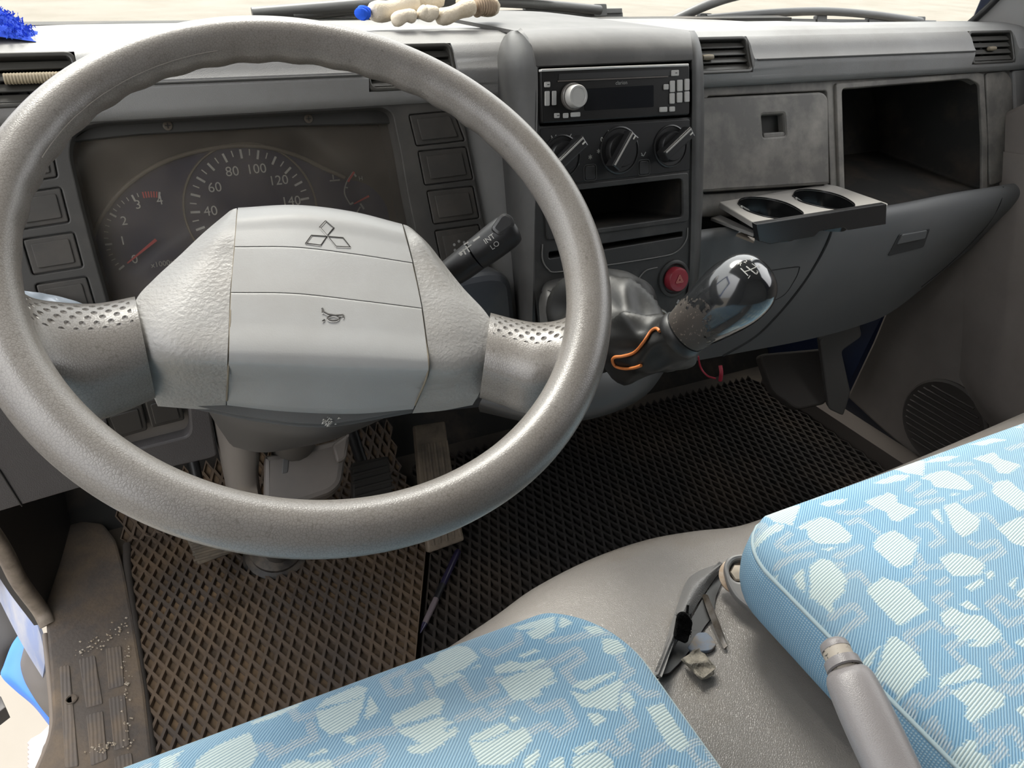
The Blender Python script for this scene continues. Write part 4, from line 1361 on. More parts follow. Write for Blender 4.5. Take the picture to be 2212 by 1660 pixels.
# bottom lobe of the console
rows = [[C.hit(1118, 700, -0.02), C.hit(1200, 690, 0.0), C.hit(1320, 680, 0.002), C.hit(1430, 690, 0.0), C.hit(1486, 672, -0.012)],
        [C.hit(1090, 770, -0.01), C.hit(1180, 760, 0.03), C.hit(1310, 750, 0.04), C.hit(1410, 745, 0.03), C.hit(1470, 715, -0.002)],
        [C.hit(1060, 830, -0.005), C.hit(1170, 830, 0.05), C.hit(1300, 825, 0.065), C.hit(1392, 800, 0.05), C.hit(1455, 752, 0.01)],
        [C.hit(1036, 872, 0.0), C.hit(1160, 905, 0.055), C.hit(1290, 893, 0.07), C.hit(1385, 850, 0.055), C.hit(1442, 782, 0.015)],
        [C.hit(1036, 890, -0.03), C.hit(1160, 915, 0.02), C.hit(1292, 902, 0.03), C.hit(1390, 858, 0.02), C.hit(1446, 788, -0.02)]]
sheet('console_base', grid_from(rows, 40, 40), mat('console_base_dark', (0.05, 0.052, 0.053), 0.45, 0.5), cs, 0.004)

# radio
rd = thing('car_radio', C.hit(1330, 200), 'black car radio with silver volume knob and small grey buttons', 'radio')
RZ = 0.006
ppx('faceplate', C, [(1169, 152), (1490, 140), (1490, 248), (1172, 267)], 0.003, z=RZ, depth=0.02, bev=0.0015, material=mat('radio_black', (0.010, 0.0095, 0.009), 0.38, 0.3), parent=rd)
ppx('top_lip', C, [(1170, 149), (1330, 142.5), (1489, 137), (1489, 143), (1330, 148), (1170, 155)], 0.001, z=RZ + 0.0015, depth=0.006, bev=0.0012, material=mat('radio_lip_grey', (0.55, 0.54, 0.52), 0.25), parent=rd)
ppx('disc_slot', C, [(1207, 160), (1450, 150), (1450, 163), (1207, 173)], 0.001, z=RZ + 0.0004, depth=0.002, bev=0, material=BLACK, parent=rd)
ppx('slot_lip', C, [(1206, 174), (1444, 164), (1444, 167), (1206, 177)], 0.0, z=RZ + 0.0012, depth=0.002, bev=0.0004, material=mat('slot_lip', (0.10, 0.085, 0.075), 0.4), parent=rd)
ppx('display', C, [(1262, 192), (1412, 184), (1412, 231), (1264, 239)], 0.0015, z=RZ + 0.0004, depth=0.002, bev=0, material=mat('display_dark', (0.012, 0.0125, 0.014), 0.15, 0.5), parent=rd)
kc = C.uv(1236, 209, RZ)
lathe('volume_ring', [(0.0135, 0), (0.0135, 0.0035), (0.0125, 0.0045), (0.0105, 0.0045)], C.w(*kc, RZ), C.n, mat('knob_ring_dark', (0.12, 0.11, 0.10), 0.35), rd, 32)
lathe('volume_knob', [(0.0115, 0), (0.0112, 0.012), (0.0104, 0.0132), (0.0085, 0.0132), (0.0080, 0.0126), (0.0, 0.0126)], C.w(*kc, RZ), C.n, SILVER, rd, 32)
BT = [(1183, 183, 12, 12), (1183, 213, 10, 32), (1198, 212, 9, 31), (1204, 250, 11, 11), (1223, 250, 11, 11), (1244, 248, 20, 10), (1459, 158, 16, 13), (1440, 188, 10, 12), (1453.5, 187, 10, 25),
      (1469.5, 185, 11, 25), (1485, 183, 10, 25), (1453, 213, 10, 23), (1469, 211, 11, 22), (1485, 209, 10, 23), (1434, 237, 16, 11), (1453, 236, 11, 11)]
for x, y, w, h in BT:
    q = [(x - w / 2, y + h / 2), (x + w / 2, y + h / 2 - w * 0.05), (x + w / 2, y - h / 2 - w * 0.05), (x - w / 2, y - h / 2)]
    ppx('radio_button', C, q, 0.0012, z=RZ + 0.0016, depth=0.003, bev=0.0005, material=SILVER, parent=rd)
text('maker_name', 'clarion', C, C.uv(1342, 179, RZ), 0.0055, GREYP, rd, 0, RZ + 0.0004)
for q in ((1459, 158), (1183, 183), (1204, 250)):
    c = C.uv(*q, RZ)
    flat_marks('button_symbol', C, [stroke(c + np.array([-0.0014, 0]), c + np.array([0.0014, 0]), 0.0008)], RZ + 0.00165, BLACK, rd)

# heater controls
hv = thing('heater_control_panel', C.hit(1340, 325), 'black heater control panel with three rotary knobs under the radio', 'heater control')
ppx('panel', C, [(1168, 278), (1491, 257), (1491, 368), (1178, 402)], 0.003, z=0.0018, depth=0.006, bev=0.001, material=mat('heater_panel_black', (0.013, 0.013, 0.0135), 0.42, 0.35), parent=hv)
for (cx, cy, rp, pa, pb) in ((1214, 338, 44, (1196, 362), (1257, 303)), (1338, 325, 50, (1322, 364), (1364, 290)), (1448, 316, 46, (1430, 338), (1488, 284))):
    c = C.uv(cx, cy, 0.002)
    r = rp * 0.83 / FPX * 1.02
    o0 = C.w(*c, 0.0018)
    kn = lathe('rotary_knob', [(r, 0), (r, 0.0012), (r * 0.94, 0.0018), (r * 0.9, 0.0008), (r * 0.72, 0.0006), (r * 0.70, 0.006), (r * 0.66, 0.0075), (0.0, 0.0075)], o0, C.n, mat('knob_black', (0.014, 0.014, 0.0145), 0.38), hv, 36)
    a, b = C.uv(*pa, 0.012), C.uv(*pb, 0.012)
    bar('knob_grip', C, a, b, 0.011, 0.020, 0.014, mat('knob_grip_black', (0.022, 0.022, 0.0225), 0.3), kn, 0.0018, 0.0125)
    d = (b - a) / np.linalg.norm(b - a)
    s = np.array([-d[1], d[0]])
    bar('grip_edge', C, a + d * 0.002 + s * 0.0035, b - d * 0.001 + s * 0.004, 0.0018, 0.0207, 0.001, mat('grip_edge_light', (0.33, 0.32, 0.30), 0.35), kn, 0.0003)
    bar('pointer_mark', C, b - d * 0.006 - s * 0.0005, b - d * 0.0015 - s * 0.0005, 0.0016, 0.0204, 0.0006, WHITEP, kn, 0)
for s_, q, sz in (('0', (1300, 302), 0.007), ('1', (1314, 287), 0.007), ('2', (1332, 281), 0.007), ('3', (1352, 283), 0.007), ('*', (1275, 344), 0.011), ('*', (1293, 331), 0.010)):
    text('control_mark', s_, C, C.uv(*q, 0.002), sz, WHITEP, hv, 0, 0.0022)
for q in ((1196, 296), (1229, 294), (1246, 358), (1390, 333)):
    c = C.uv(*q, 0.002)
    flat_marks('control_symbol', C, [stroke(c + np.array([-0.003, -0.001]), c + np.array([0.0005, -0.002]), 0.0011), stroke(c + np.array([0.0, -0.002]), c + np.array([0.003, 0.002]), 0.0011), stroke(c + np.array([-0.003, 0.0015]), c + np.array([-0.0015, -0.001]), 0.0011)], 0.0022, GREYP, hv)
for q in ((1275, 373), (1391, 362)):
    c = C.uv(*q, 0.002)
    ob = plate('push_button', C, rrect(c[0], c[1], 0.0135, 0.0145, 0.003), (), 0.003, 0.003, 0.0009, mat('push_black', (0.024, 0.024, 0.0245), 0.4), hv)
    tube('button_outline', [C.w(p[0], p[1], 0.002) for p in rrect(c[0], c[1], 0.016, 0.017, 0.004)] + [C.w(*rrect(c[0], c[1], 0.016, 0.017, 0.004)[0], 0.002)], 0.0004, mat('outline_dim', (0.07, 0.07, 0.07), 0.5), ob, 5)

# hazard switch
hz = thing('hazard_switch', C.hit(1455, 602), 'round red hazard warning switch with a triangle on the console', 'switch')
hc = C.uv(1455, 602, 0.0)
k = 0.83 / FPX
lathe('collar', [(0.0225, -0.002), (0.0225, 0.002), (0.021, 0.0032), (0.0185, 0.0032), (0.0168, 0.0005), (0.015, -0.002)], C.w(*hc, 0.0), C.n, CONS, hz, 40)
bt = lathe('button', [(0.0145, -0.003), (0.0145, 0.009), (0.0135, 0.0108), (0.011, 0.0115), (0.006, 0.0112), (0.0, 0.011)], C.w(*hc, 0.0), C.n, RED, hz, 40)
tri = [hc + 0.006 * np.array([cos(a), sin(a)]) for a in (pi / 2, pi / 2 + 2 * pi / 3, pi / 2 + 4 * pi / 3)]
tri2 = [hc + 0.0032 * np.array([cos(a), sin(a)]) for a in (pi / 2, pi / 2 + 2 * pi / 3, pi / 2 + 4 * pi / 3)]
HM = mat('hazard_mark', (0.45, 0.16, 0.13), 0.5)
flat_marks('hazard_triangle', C, [stroke(tri[i] , tri[(i + 1) % 3], 0.0011) for i in range(3)] + [stroke(tri2[i], tri2[(i + 1) % 3], 0.0009) for i in range(3)], 0.0118, HM, hz)

# lighter socket
ls = thing('lighter_socket', C.hit(1420, 692), 'bright metal lighter socket ring beside the gear lever boot', 'socket')
c = C.uv(1420, 694, 0.004)
lathe('ring', [(0.0155, 0.0), (0.0155, 0.004), (0.0145, 0.0055), (0.0128, 0.0055), (0.0118, 0.003), (0.0112, -0.018)], C.w(*c, 0.002), C.n, mat('socket_metal', (0.45, 0.41, 0.36), 0.35, metal=0.8), ls, 32)
lathe('socket_floor', [(0.0115, -0.004), (0.0, -0.004)], C.w(*c, -0.012), C.n, mat('socket_rust', (0.12, 0.075, 0.04), 0.7), ls, 24)
# fuse label print under the hazard switch
flat_marks('console_print', C, [stroke(C.uv(1466, 648), C.uv(1462, 656), 0.003), stroke(C.uv(1461, 660), C.uv(1458, 668), 0.0035), stroke(C.uv(1455, 672), C.uv(1452, 680), 0.002)], 0.0006, GREYP, cs)

# ------------------------------------------------------------------ gear lever with leatherette boot
gv = thing('gear_lever', PD(1300, 720, 0.80), 'worn glossy black gear lever knob on a crumpled black boot', 'gear lever')
ctl = [(1290, 690, 0.80, 0.050), (1300, 690, 0.785, 0.056), (1315, 700, 0.765, 0.050), (1342, 722, 0.735, 0.040), (1376, 742, 0.705, 0.032), (1412, 750, 0.68, 0.027), (1444, 744, 0.66, 0.024), (1472, 727, 0.643, 0.0205), (1486, 717, 0.635, 0.0185)]
cen = cr([PD(a, b, d) for a, b, d, r in ctl], 46)
rad = cr([np.array([r]) for *_, r in ctl], 46)[:, 0]
P, T, U, W = frames(cen)
SEG = 72
ang = np.linspace(0, 2 * pi, SEG, endpoint=False)
rings = []
for k in range(len(P)):
    s = k / (len(P) - 1)
    amp = 0.26 * sin(pi * min(1, s * 1.05)) ** 0.6
    fold = 1.3 * (1 - 2 * np.abs(np.sin(1.5 * ang + 7 * s + 0.8 * np.sin(3 * s)))) + 0.7 * (1 - 2 * np.abs(np.sin(2.5 * ang - 9 * s + 1.1))) + 0.8 * np.sin(26 * s + 2.0 * np.sin(ang + 0.6)) + 0.3 * np.sin(9 * ang + 8 * s)
    rr = rad[k] * (1 + amp * fold * 0.42)
    rings.append(P[k] + rr[:, None] * (np.cos(ang)[:, None] * U[k] + np.sin(ang)[:, None] * W[k]))
loft('boot', rings, LEATH, gv, True, True, 80)
GBT = np.concatenate([np.array(rings), np.array(rings)[:, :1]], 1)
# stitched upper cushion of the boot against the console
rows = [[C.hit(1166, 640, 0.0), C.hit(1180, 610, 0.0), C.hit(1250, 596, 0.0), C.hit(1320, 590, 0.0), C.hit(1365, 640, 0.0), C.hit(1395, 690, 0.0)],
        [C.hit(1164, 660, 0.014), C.hit(1182, 628, 0.018), C.hit(1255, 618, 0.022), C.hit(1318, 612, 0.020), C.hit(1350, 650, 0.018), C.hit(1385, 700, 0.014)],
        [C.hit(1166, 690, 0.024), C.hit(1190, 662, 0.034), C.hit(1256, 650, 0.036), C.hit(1312, 645, 0.034), C.hit(1340, 672, 0.030), C.hit(1372, 715, 0.026)],
        [C.hit(1172, 730, 0.030), C.hit(1200, 720, 0.042), C.hit(1260, 710, 0.044), C.hit(1310, 700, 0.042), C.hit(1335, 710, 0.038), C.hit(1362, 735, 0.03)]]
GB = grid_from(rows, 40, 26)
nn = rng.normal(0, 1, GB.shape[:2])
sheet('boot_collar', GB, mat('boot_collar_grey', (0.05, 0.049, 0.047), 0.45, 0.5, col2=(0.085, 0.082, 0.078), nscale=22), gv, 0.004)
tube('stitch_seam', cr([on_grid(GB, a, b, 0.0004) for a, b in ((1170, 632), (1186, 628), (1210, 636), (1232, 640))], 14), 0.0008, BLACK, gv, 5)
# knob
p0, p1 = PD(1470, 724, 0.640), PD(1648, 588, 0.588)
ax = (p1 - p0)
Lk = np.linalg.norm(ax)
ax /= Lk
prof_ = [(0.0, 0.0), (0.0185, 0.0), (0.0195, 0.002), (0.0190, 0.005), (0.0200, 0.010), (0.0222, 0.022), (0.0248, 0.036), (0.0268, 0.050), (0.0276, 0.060), (0.0272, 0.069), (0.0255, 0.078), (0.0222, 0.0855), (0.0170, 0.0915), (0.010, 0.0950), (0.0, 0.0962)]
sc_ = (Lk + 0.004) / 0.0962
prof_ = [(r, z * sc_) for r, z in prof_]
zz = np.linspace(0, len(prof_) - 1, 60)
pp = cr([np.array(p) for p in prof_], 60)
lathe('knob', [(max(a, 0), b) for a, b in pp], p0, ax, KNOBM, gv, 48, 60)
lathe('neck_ring', [(0.0205, -0.004), (0.0215, -0.001), (0.0212, 0.003), (0.0200, 0.005)], p0, ax, BLACK, gv, 36)
# worn brown patch of the grip, a thin shell on the side facing the driver
hh = CAM - p0
hh -= ax * (hh @ ax)
hh /= np.linalg.norm(hh)
ww = np.cross(ax, hh)
rows = []
zs = np.linspace(0.006, 0.048, 20)
for z in zs:
    r = np.interp(z, [q[1] for q in prof_[1:]], [q[0] for q in prof_[1:]]) + 0.00025
    wlim = 1.15 - 0.5 * max(0, (z - 0.018) / 0.018)
    rows.append([p0 + ax * z + r * (cos(t) * hh + sin(t) * ww) for t in np.linspace(-1.5, 1.5, 36)])
sheet('worn_patch', np.array(rows), KNOBW, gv, 0.0002, 80)
# shift pattern on the crown
crown = p0 + ax * (0.060 * sc_)


def on_knob(px, py, lift=0.0004):
    """point of the knob surface seen at a pixel (walk along the ray)"""
    r = ray(px, py)
    zl = np.array([q[1] for q in prof_])
    rl = np.array([q[0] for q in prof_])
    for d in np.linspace(0.52, 0.66, 1400):
        q = CAM + r * d - p0
        z = q @ ax
        if 0 < z < zl[-1]:
            rad_ = np.linalg.norm(q - ax * z)
            if rad_ < np.interp(z, zl, rl) + lift:
                return CAM + r * d
    return CAM + r * 0.6


def knob_line(name, pts):
    tube(name, [on_knob(a, b) for a, b in pts], 0.0005, WHITEP, gv, 5)


knob_line('shift_line', [(1600, 580), (1608, 588), (1616, 596)])
knob_line('shift_line', [(1612, 576), (1622, 584), (1632, 592)])
knob_line('shift_line', [(1608, 588), (1622, 583), (1634, 577)])
knob_line('shift_line', [(1624, 570), (1634, 578)])
for s_, q in (('R', (1598, 571)), ('1', (1618, 599)), ('3', (1634, 590)), ('2', (1610, 566)), ('4', (1622, 561)), ('5', (1640, 576))):
    p = on_knob(*q)
    q2 = p - p0
    z = q2 @ ax
    nrm = (p - crown) / np.linalg.norm(p - crown)
    tp = Plane(p, nrm, RC[0])
    text('shift_numeral', s_, tp, (0, 0), 0.0052, WHITEP, gv, -0.6, 0.0003)
# leather throat between boot and knob
ow = thing('orange_wire', PD(1390, 740, 0.66), 'bare orange wire tied around the gear lever boot', 'wire')
pts = [(1425, 716, 0.645), (1418, 710, 0.642), (1406, 716, 0.645), (1390, 740, 0.655), (1370, 762, 0.665), (1345, 770, 0.68), (1328, 772, 0.69), (1323, 780, 0.695), (1330, 792, 0.70), (1350, 797, 0.695), (1370, 795, 0.69), (1385, 790, 0.70)]
wpts = []
for a, b, d in pts:
    q = on_grid(GBT, a, b, 0.003)
    dq = (q - CAM) @ RC[2]
    wpts.append(q if abs(dq - d) < 0.09 and np.hypot(*(proj(q) - np.array([a, b]))) < 6 else PD(a, b, d))
tube('wire', cr(wpts, 70), 0.0014, ORANGE, ow, 8)
rw_ = thing('red_wire', PD(1530, 800, 1.1), 'thin crimson wire hanging under the lower dash', 'wire')
tube('wire', cr([PD(*p) for p in ((1508, 770, 0.98), (1514, 795, 1.0), (1528, 812, 1.0), (1545, 818, 1.02))], 20), 0.0012, CRIMSON, rw_, 6)
tube('tail', cr([PD(*p) for p in ((1556, 790, 1.0), (1558, 805, 1.0), (1556, 822, 1.01))], 10), 0.0028, CRIMSON, rw_, 6)

# ------------------------------------------------------------------ steering wheel
TW = radians(35.01)
WC = np.array([0.1169, 0.4855, 0.6978])
WP = Plane(WC, (0, -sin(TW), cos(TW)))
RW, TUBE = 0.189, 0.0161
sw = thing('steering_wheel', WC, 'grey two-spoke steering wheel with horn pad and three-diamond emblem', 'steering wheel')
NA, NBt = 220, 28
rings = []
for a in np.linspace(0, 2 * pi, NA, endpoint=False):
    rad_d = WP.u * cos(a) + WP.v * sin(a)
    deg = (math.degrees(a)) % 360
    env = 1.0 if 35 < deg < 165 else 0.0
    if 20 < deg <= 35:
        env = (deg - 20) / 15
    if 165 <= deg < 180:
        env = (180 - deg) / 15
    ring_ = []
    for b in np.linspace(0, 2 * pi, NBt, endpoint=False):
        inn = max(0.0, -cos(b - 0.5))
        r = TUBE * (1 + 0.02 * cos(2 * b)) + env * 0.0007 * inn ** 2 * cos(radians(deg) * 40)
        ring_.append(WC + rad_d * (RW + r * cos(b)) + WP.n * (r * sin(b)))
    rings.append(ring_)
rings.append(rings[0])
R_ = np.array(rings)
V = R_[:-1].reshape(-1, 3)
F = []
for i in range(NA):
    for k in range(NBt):
        i2, k2 = (i + 1) % NA, (k + 1) % NBt
        F.append((i * NBt + k, i2 * NBt + k, i2 * NBt + k2, i * NBt + k2))
mk('rim', V, F, WHEEL, sw, 80)
# moulding seam on the inner side of the rim, upper half
tube('mould_seam', [WC + (WP.u * cos(a) + WP.v * sin(a)) * (RW - TUBE * 0.93) + WP.n * TUBE * 0.42 for a in np.linspace(radians(100), radians(150), 40)], 0.00035, mat('seam_light', (0.25, 0.228, 0.205), 0.5), sw, 5)


def WPT(px, py, w):
    return WP.hit(px, py, w)


def spoke_mat():
    """wheel urethane with rows of little dimples, laid out along the spoke"""
    m = WHEEL.copy()
    m.name = 'spoke_dimpled'
    nt = m.node_tree
    b = nt.nodes['Principled BSDF']
    uvn = nt.nodes.new('ShaderNodeUVMap')
    sep = nt.nodes.new('ShaderNodeSeparateXYZ')
    nt.links.new(uvn.outputs[0], sep.inputs[0])

    def math_(op, a, bb=None, clamp=False):
        n = nt.nodes.new('ShaderNodeMath')
        n.operation = op
        n.use_clamp = clamp
        for i, s in enumerate((a, bb)):
            if s is None:
                continue
            if isinstance(s, (int, float)):
                n.inputs[i].default_value = s
            else:
                nt.links.new(s, n.inputs[i])
        return n.outputs[0]
    NU, NV = 9.0, 26.0
    v = math_('MULTIPLY', sep.outputs[1], NV)
    row = math_('FLOOR', v)
    odd = math_('MODULO', row, 2.0)
    u = math_('ADD', math_('MULTIPLY', sep.outputs[0], NU), math_('MULTIPLY', odd, 0.5))
    fu = math_('SUBTRACT', math_('FRACT', u), 0.5)
    fv = math_('SUBTRACT', math_('FRACT', v), 0.5)
    d = math_('SQRT', math_('ADD', math_('MULTIPLY', math_('MULTIPLY', fu, fu), 3.2), math_('MULTIPLY', fv, fv)))
    dot = math_('SUBTRACT', 1.0, math_('MULTIPLY', d, 2.4), True)
    win = math_('MULTIPLY', math_('MULTIPLY', math_('GREATER_THAN', sep.outputs[1], 0.20), math_('LESS_THAN', sep.outputs[1], 0.40)),
                math_('MULTIPLY', math_('GREATER_THAN', sep.outputs[0], 0.12), math_('LESS_THAN', sep.outputs[0], 0.95)))
    dot = math_('MULTIPLY', dot, win)
    old = b.inputs['Normal'].links[0].from_node
    bp = nt.nodes.new('ShaderNodeBump')
    bp.invert = True
    bp.inputs['Strength'].default_value = 1.0
    bp.inputs['Distance'].default_value = 0.0016
    nt.links.new(dot, bp.inputs['Height'])
    nt.links.new(old.outputs['Normal'], bp.inputs['Normal'])
    nt.links.new(bp.outputs['Normal'], b.inputs['Normal'])
    oldc = b.inputs['Base Color'].links[0].from_socket
    mx = nt.nodes.new('ShaderNodeMix')
    mx.data_type = 'RGBA'
    mx.inputs['B'].default_value = (0.07, 0.06, 0.05, 1)
    nt.links.new(math_('MULTIPLY', dot, 0.75), mx.inputs['Factor'])
    nt.links.new(oldc, mx.inputs['A'])
    nt.links.new(mx.outputs['Result'], b.inputs['Base Color'])
    return m


SPOKE = spoke_mat()
for st_ in ([((20, 600), (90, 860), 0.004), ((62, 640), (158, 888), -0.008), ((120, 652), (205, 906), -0.016), ((205, 656), (268, 888), -0.024), ((291, 641), (336, 858), -0.030)],
            [((1272, 640), (1235, 830), 0.004), ((1226, 684), (1192, 872), -0.008), ((1170, 697), (1140, 893), -0.016), ((1115, 690), (1088, 876), -0.024), ((1060, 676), (1036, 858), -0.030)]):
    rows = []
    for f_, dw in ((0.02, -0.030), (0.0, -0.016), (0.03, -0.007), (0.12, -0.001), (0.30, 0.002), (0.52, 0.0), (0.68, -0.006), (0.85, -0.020), (1.0, -0.036), (0.99, -0.05)):
        rows.append([WPT(t[0] + (b[0] - t[0]) * f_, t[1] + (b[1] - t[1]) * f_, w + dw) for t, b, w in st_])
    # rows run from the upper edge to the lower edge; columns run rim -> hub
    net = rows
    G = grid_from(net, 40, 60)
    sheet('spoke', G, SPOKE, sw, 0.012, 60)


def hub_piece(name, net, material, nu=40, nv=30, thick=0.008):
    G = grid_from([[WPT(*p) for p in r] for r in net], nu, nv)
    return sheet(name, G, material, sw, thick, 28, back=-WP.n), G


def curl(rowa, dy, dw):
    return [(x, y + dy, w + dw) for x, y, w in rowa]


RTOP = [(514, 449, -0.047), (640, 443, -0.047), (760, 457, -0.047), (868, 484, -0.047)]
R2 = [(512, 470, -0.035), (640, 462, -0.034), (762, 476, -0.034), (873, 502, -0.035)]
S1 = [(507, 532, -0.030), (637, 533, -0.029), (768, 548, -0.029), (891, 567, -0.030)]
S2 = [(499, 631, -0.0265), (635, 633, -0.0255), (775, 648, -0.0255), (911, 665, -0.0265)]
RDG = [(495, 758, -0.025), (637, 762, -0.024), (782, 768, -0.024), (924, 778, -0.025)]
RD2 = [(494, 786, -0.030), (637, 792, -0.029), (782, 798, -0.029), (925, 803, -0.030)]
BOT = [(490, 866, -0.080), (622, 880, -0.080), (770, 885, -0.080), (897, 875, -0.080)]
ep, GE0 = hub_piece('emblem_pad', [[(516, 462, -0.072), (640, 455, -0.072), (760, 470, -0.072), (864, 495, -0.072)], RTOP, R2, [(509.5, 500, -0.0322), (638, 497, -0.0312), (765, 512, -0.0312), (882, 534, -0.0322)], S1, curl(S1, 0.8, -0.0003), curl(S1, 1.1, -0.0010)], HUBS, 60, 80)
op, GE = hub_piece('middle_pad', [curl(S1, 1.4, -0.0011), curl(S1, 2.2, -0.0003), curl(S1, 4.5, 0.0001), [(503, 580, -0.0282), (636, 583, -0.0272), (771, 598, -0.0272), (901, 616, -0.0282)], S2, curl(S2, 0.8, -0.0003), curl(S2, 1.1, -0.0010)], HUBS, 60, 80)
hp, GP = hub_piece('horn_pad', [curl(S2, 1.4, -0.0011), curl(S2, 2.2, -0.0003), curl(S2, 4.5, 0.0001), [(497, 695, -0.0255), (636, 698, -0.0245), (778, 708, -0.0245), (918, 722, -0.0255)], RDG, RD2, [(492, 826, -0.056), (630, 836, -0.055), (776, 842, -0.055), (912, 839, -0.056)], BOT], HUBS, 60, 100)
LC = [[(496, 456, -0.052), (504, 452, -0.050), (511.5, 450, -0.049)], [(440, 503, -0.045), (474, 500, -0.036), (509, 500, -0.034)], [(385, 555, -0.043), (440, 560, -0.033), (504.5, 560, -0.0305)],
      [(332, 604, -0.040), (400, 625, -0.030), (497.5, 625, -0.0275)], [(294, 648, -0.036), (380, 690, -0.027), (494.5, 695, -0.026)], [(286, 702, -0.033), (375, 745, -0.027), (492, 758, -0.0255)],
      [(300, 768, -0.037), (392, 782, -0.032), (491, 787, -0.0305)], [(316, 812, -0.056), (400, 822, -0.056), (489.5, 826, -0.0565)], [(336, 857, -0.076), (412, 863, -0.078), (487.5, 866, -0.080)]]
RCK = [[(871, 485, -0.049), (880, 488, -0.050), (890, 494, -0.053)], [(881.5, 520, -0.0345), (908, 516, -0.036), (926, 528, -0.045)], [(894, 570, -0.0305), (935, 566, -0.033), (965, 578, -0.043)],
       [(905, 620, -0.0275), (958, 616, -0.030), (1002, 624, -0.040)], [(914.5, 670, -0.026), (985, 668, -0.027), (1050, 676, -0.036)], [(923, 735, -0.0255), (1000, 730, -0.027), (1076, 726, -0.033)],
       [(928, 800, -0.0305), (1000, 796, -0.032), (1068, 774, -0.037)], [(914.5, 839, -0.0565), (985, 834, -0.056), (1052, 816, -0.056)], [(899.5, 875, -0.080), (966, 869, -0.078), (1032, 857, -0.076)]]
hub_piece('left_cheek', LC, HUBG, 26, 60, 0.016)
hub_piece('right_cheek', RCK, HUBG, 26, 60, 0.016)
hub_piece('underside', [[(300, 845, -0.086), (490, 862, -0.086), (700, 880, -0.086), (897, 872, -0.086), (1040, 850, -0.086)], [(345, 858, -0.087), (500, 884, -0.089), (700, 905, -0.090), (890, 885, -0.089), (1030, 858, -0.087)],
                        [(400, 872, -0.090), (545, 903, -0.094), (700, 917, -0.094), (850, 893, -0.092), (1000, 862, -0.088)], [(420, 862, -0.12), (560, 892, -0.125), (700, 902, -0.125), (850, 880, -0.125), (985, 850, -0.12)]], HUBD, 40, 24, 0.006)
def seam_pt(a, b):
    pick = GE0 if b < 540 else (GE if b < 640 else GP)
    return on_grid(pick, a, b, 0.0) - WP.n * 0.0012


# backing body so the seams are dark and the hub is solid
hb = [(530, 490), (640, 482), (760, 496), (850, 520), (930, 610), (1020, 690), (1040, 730), (1000, 770), (700, 790), (360, 770), (320, 720), (330, 665), (410, 580)]
ppx('hub_core', WP, hb, 0.02, z=-0.052, depth=0.045, bev=0.008, material=SEAM, parent=sw)
for pts in ([(513, 452), (509, 510), (501, 620), (494, 720), (492, 790), (489, 864)], [(869, 486), (880, 515), (902, 615), (920, 725), (926, 800), (898, 873)]):
    tube('seam_grime', cr([seam_pt(a, b) for a, b in pts], 40), 0.0007, mat('seam_beige', (0.20, 0.17, 0.125), 0.8), sw, 6)
# three-diamond emblem and horn symbol as dark engraving lines, highlights painted along their lower edges
EMB = [[(703, 477.5), (721, 492.5), (707, 509), (690.5, 491)], [(673, 508.5), (706, 511), (693, 530), (660, 525.5)], [(708, 511), (741, 513.7), (757, 534), (726, 532.4)]]
for q in EMB:
    q = q + q[:1]
    o = tube('emblem_groove', [on_grid(GE0, *p, 0.0003) for p in q], 0.00055, mat('engraving_dark', (0.075, 0.07, 0.065), 0.7), sw, 5)
    tube('groove_highlight', [on_grid(GE0, p[0] + 0.5, p[1] + 2.0, 0.0003) for p in q[2:5]], 0.00035, mat('engraving_highlight', (0.5, 0.49, 0.47), 0.5), sw, 5)
for pts in ([(696, 666), (699, 674), (708, 679), (724, 681.5), (741, 680.5)], [(741, 680.5), (742, 687)], [(697, 694), (701, 691)], [(697, 668), (697, 676)],
            [(720 + 12.5 * cos(t), 687.5 + 5.5 * sin(t)) for t in np.linspace(0, 2 * pi, 18)]):
    tube('horn_symbol', [on_grid(GP, *p, 0.0003) for p in pts], 0.0007, mat('engraving_dark', (0, 0, 0)), sw, 5)
    tube('horn_symbol_highlight', [on_grid(GP, p[0], p[1] + 3, 0.0003) for p in pts], 0.0004, mat('engraving_highlight', (0, 0, 0)), sw, 5)
# scuffed chip at the lower edge of the hub
V, F = [], []
for k in range(26):
    px_, py_ = 709 + rng.normal(0, 8), 913 + rng.normal(0, 4)
    p = WPT(px_, py_, -0.0895)
    r = 0.0007 + 0.0009 * rng.random()
    b = len(V)
    V += [p + WP.u * r, p - WP.u * r, p + WP.v * r, p + WP.n * r * 0.8]
    F += [(b, b + 2, b + 3), (b + 2, b + 1, b + 3), (b + 1, b, b + 3)]
o = mk('chipped_edge', V, F, mat('chip_pale', (0.5, 0.49, 0.46), 0.7), sw, None)
o['kind'] = 'stuff'

# ------------------------------------------------------------------ steering column
co = thing('steering_column', WC - WP.n * 0.45, 'grey plastic steering column shroud below the wheel hub', 'steering column')
rows = [[PD(448, 872, 0.70), PD(560, 895, 0.685), (PD(700, 905, 0.68)), PD(820, 895, 0.69), PD(900, 868, 0.72)],
        [PD(452, 892, 0.72), PD(560, 930, 0.70), PD(690, 945, 0.695), PD(790, 920, 0.71), PD(880, 880, 0.73)],
        [PD(500, 965, 0.77), PD(566, 978, 0.745), PD(640, 968, 0.74), PD(722, 950, 0.745), PD(800, 915, 0.76)]]
sheet('upper_shroud', grid_from(rows, 30, 16), mat('shroud_slate', (0.048, 0.047, 0.046), 0.5, 0.45), co, 0.006)
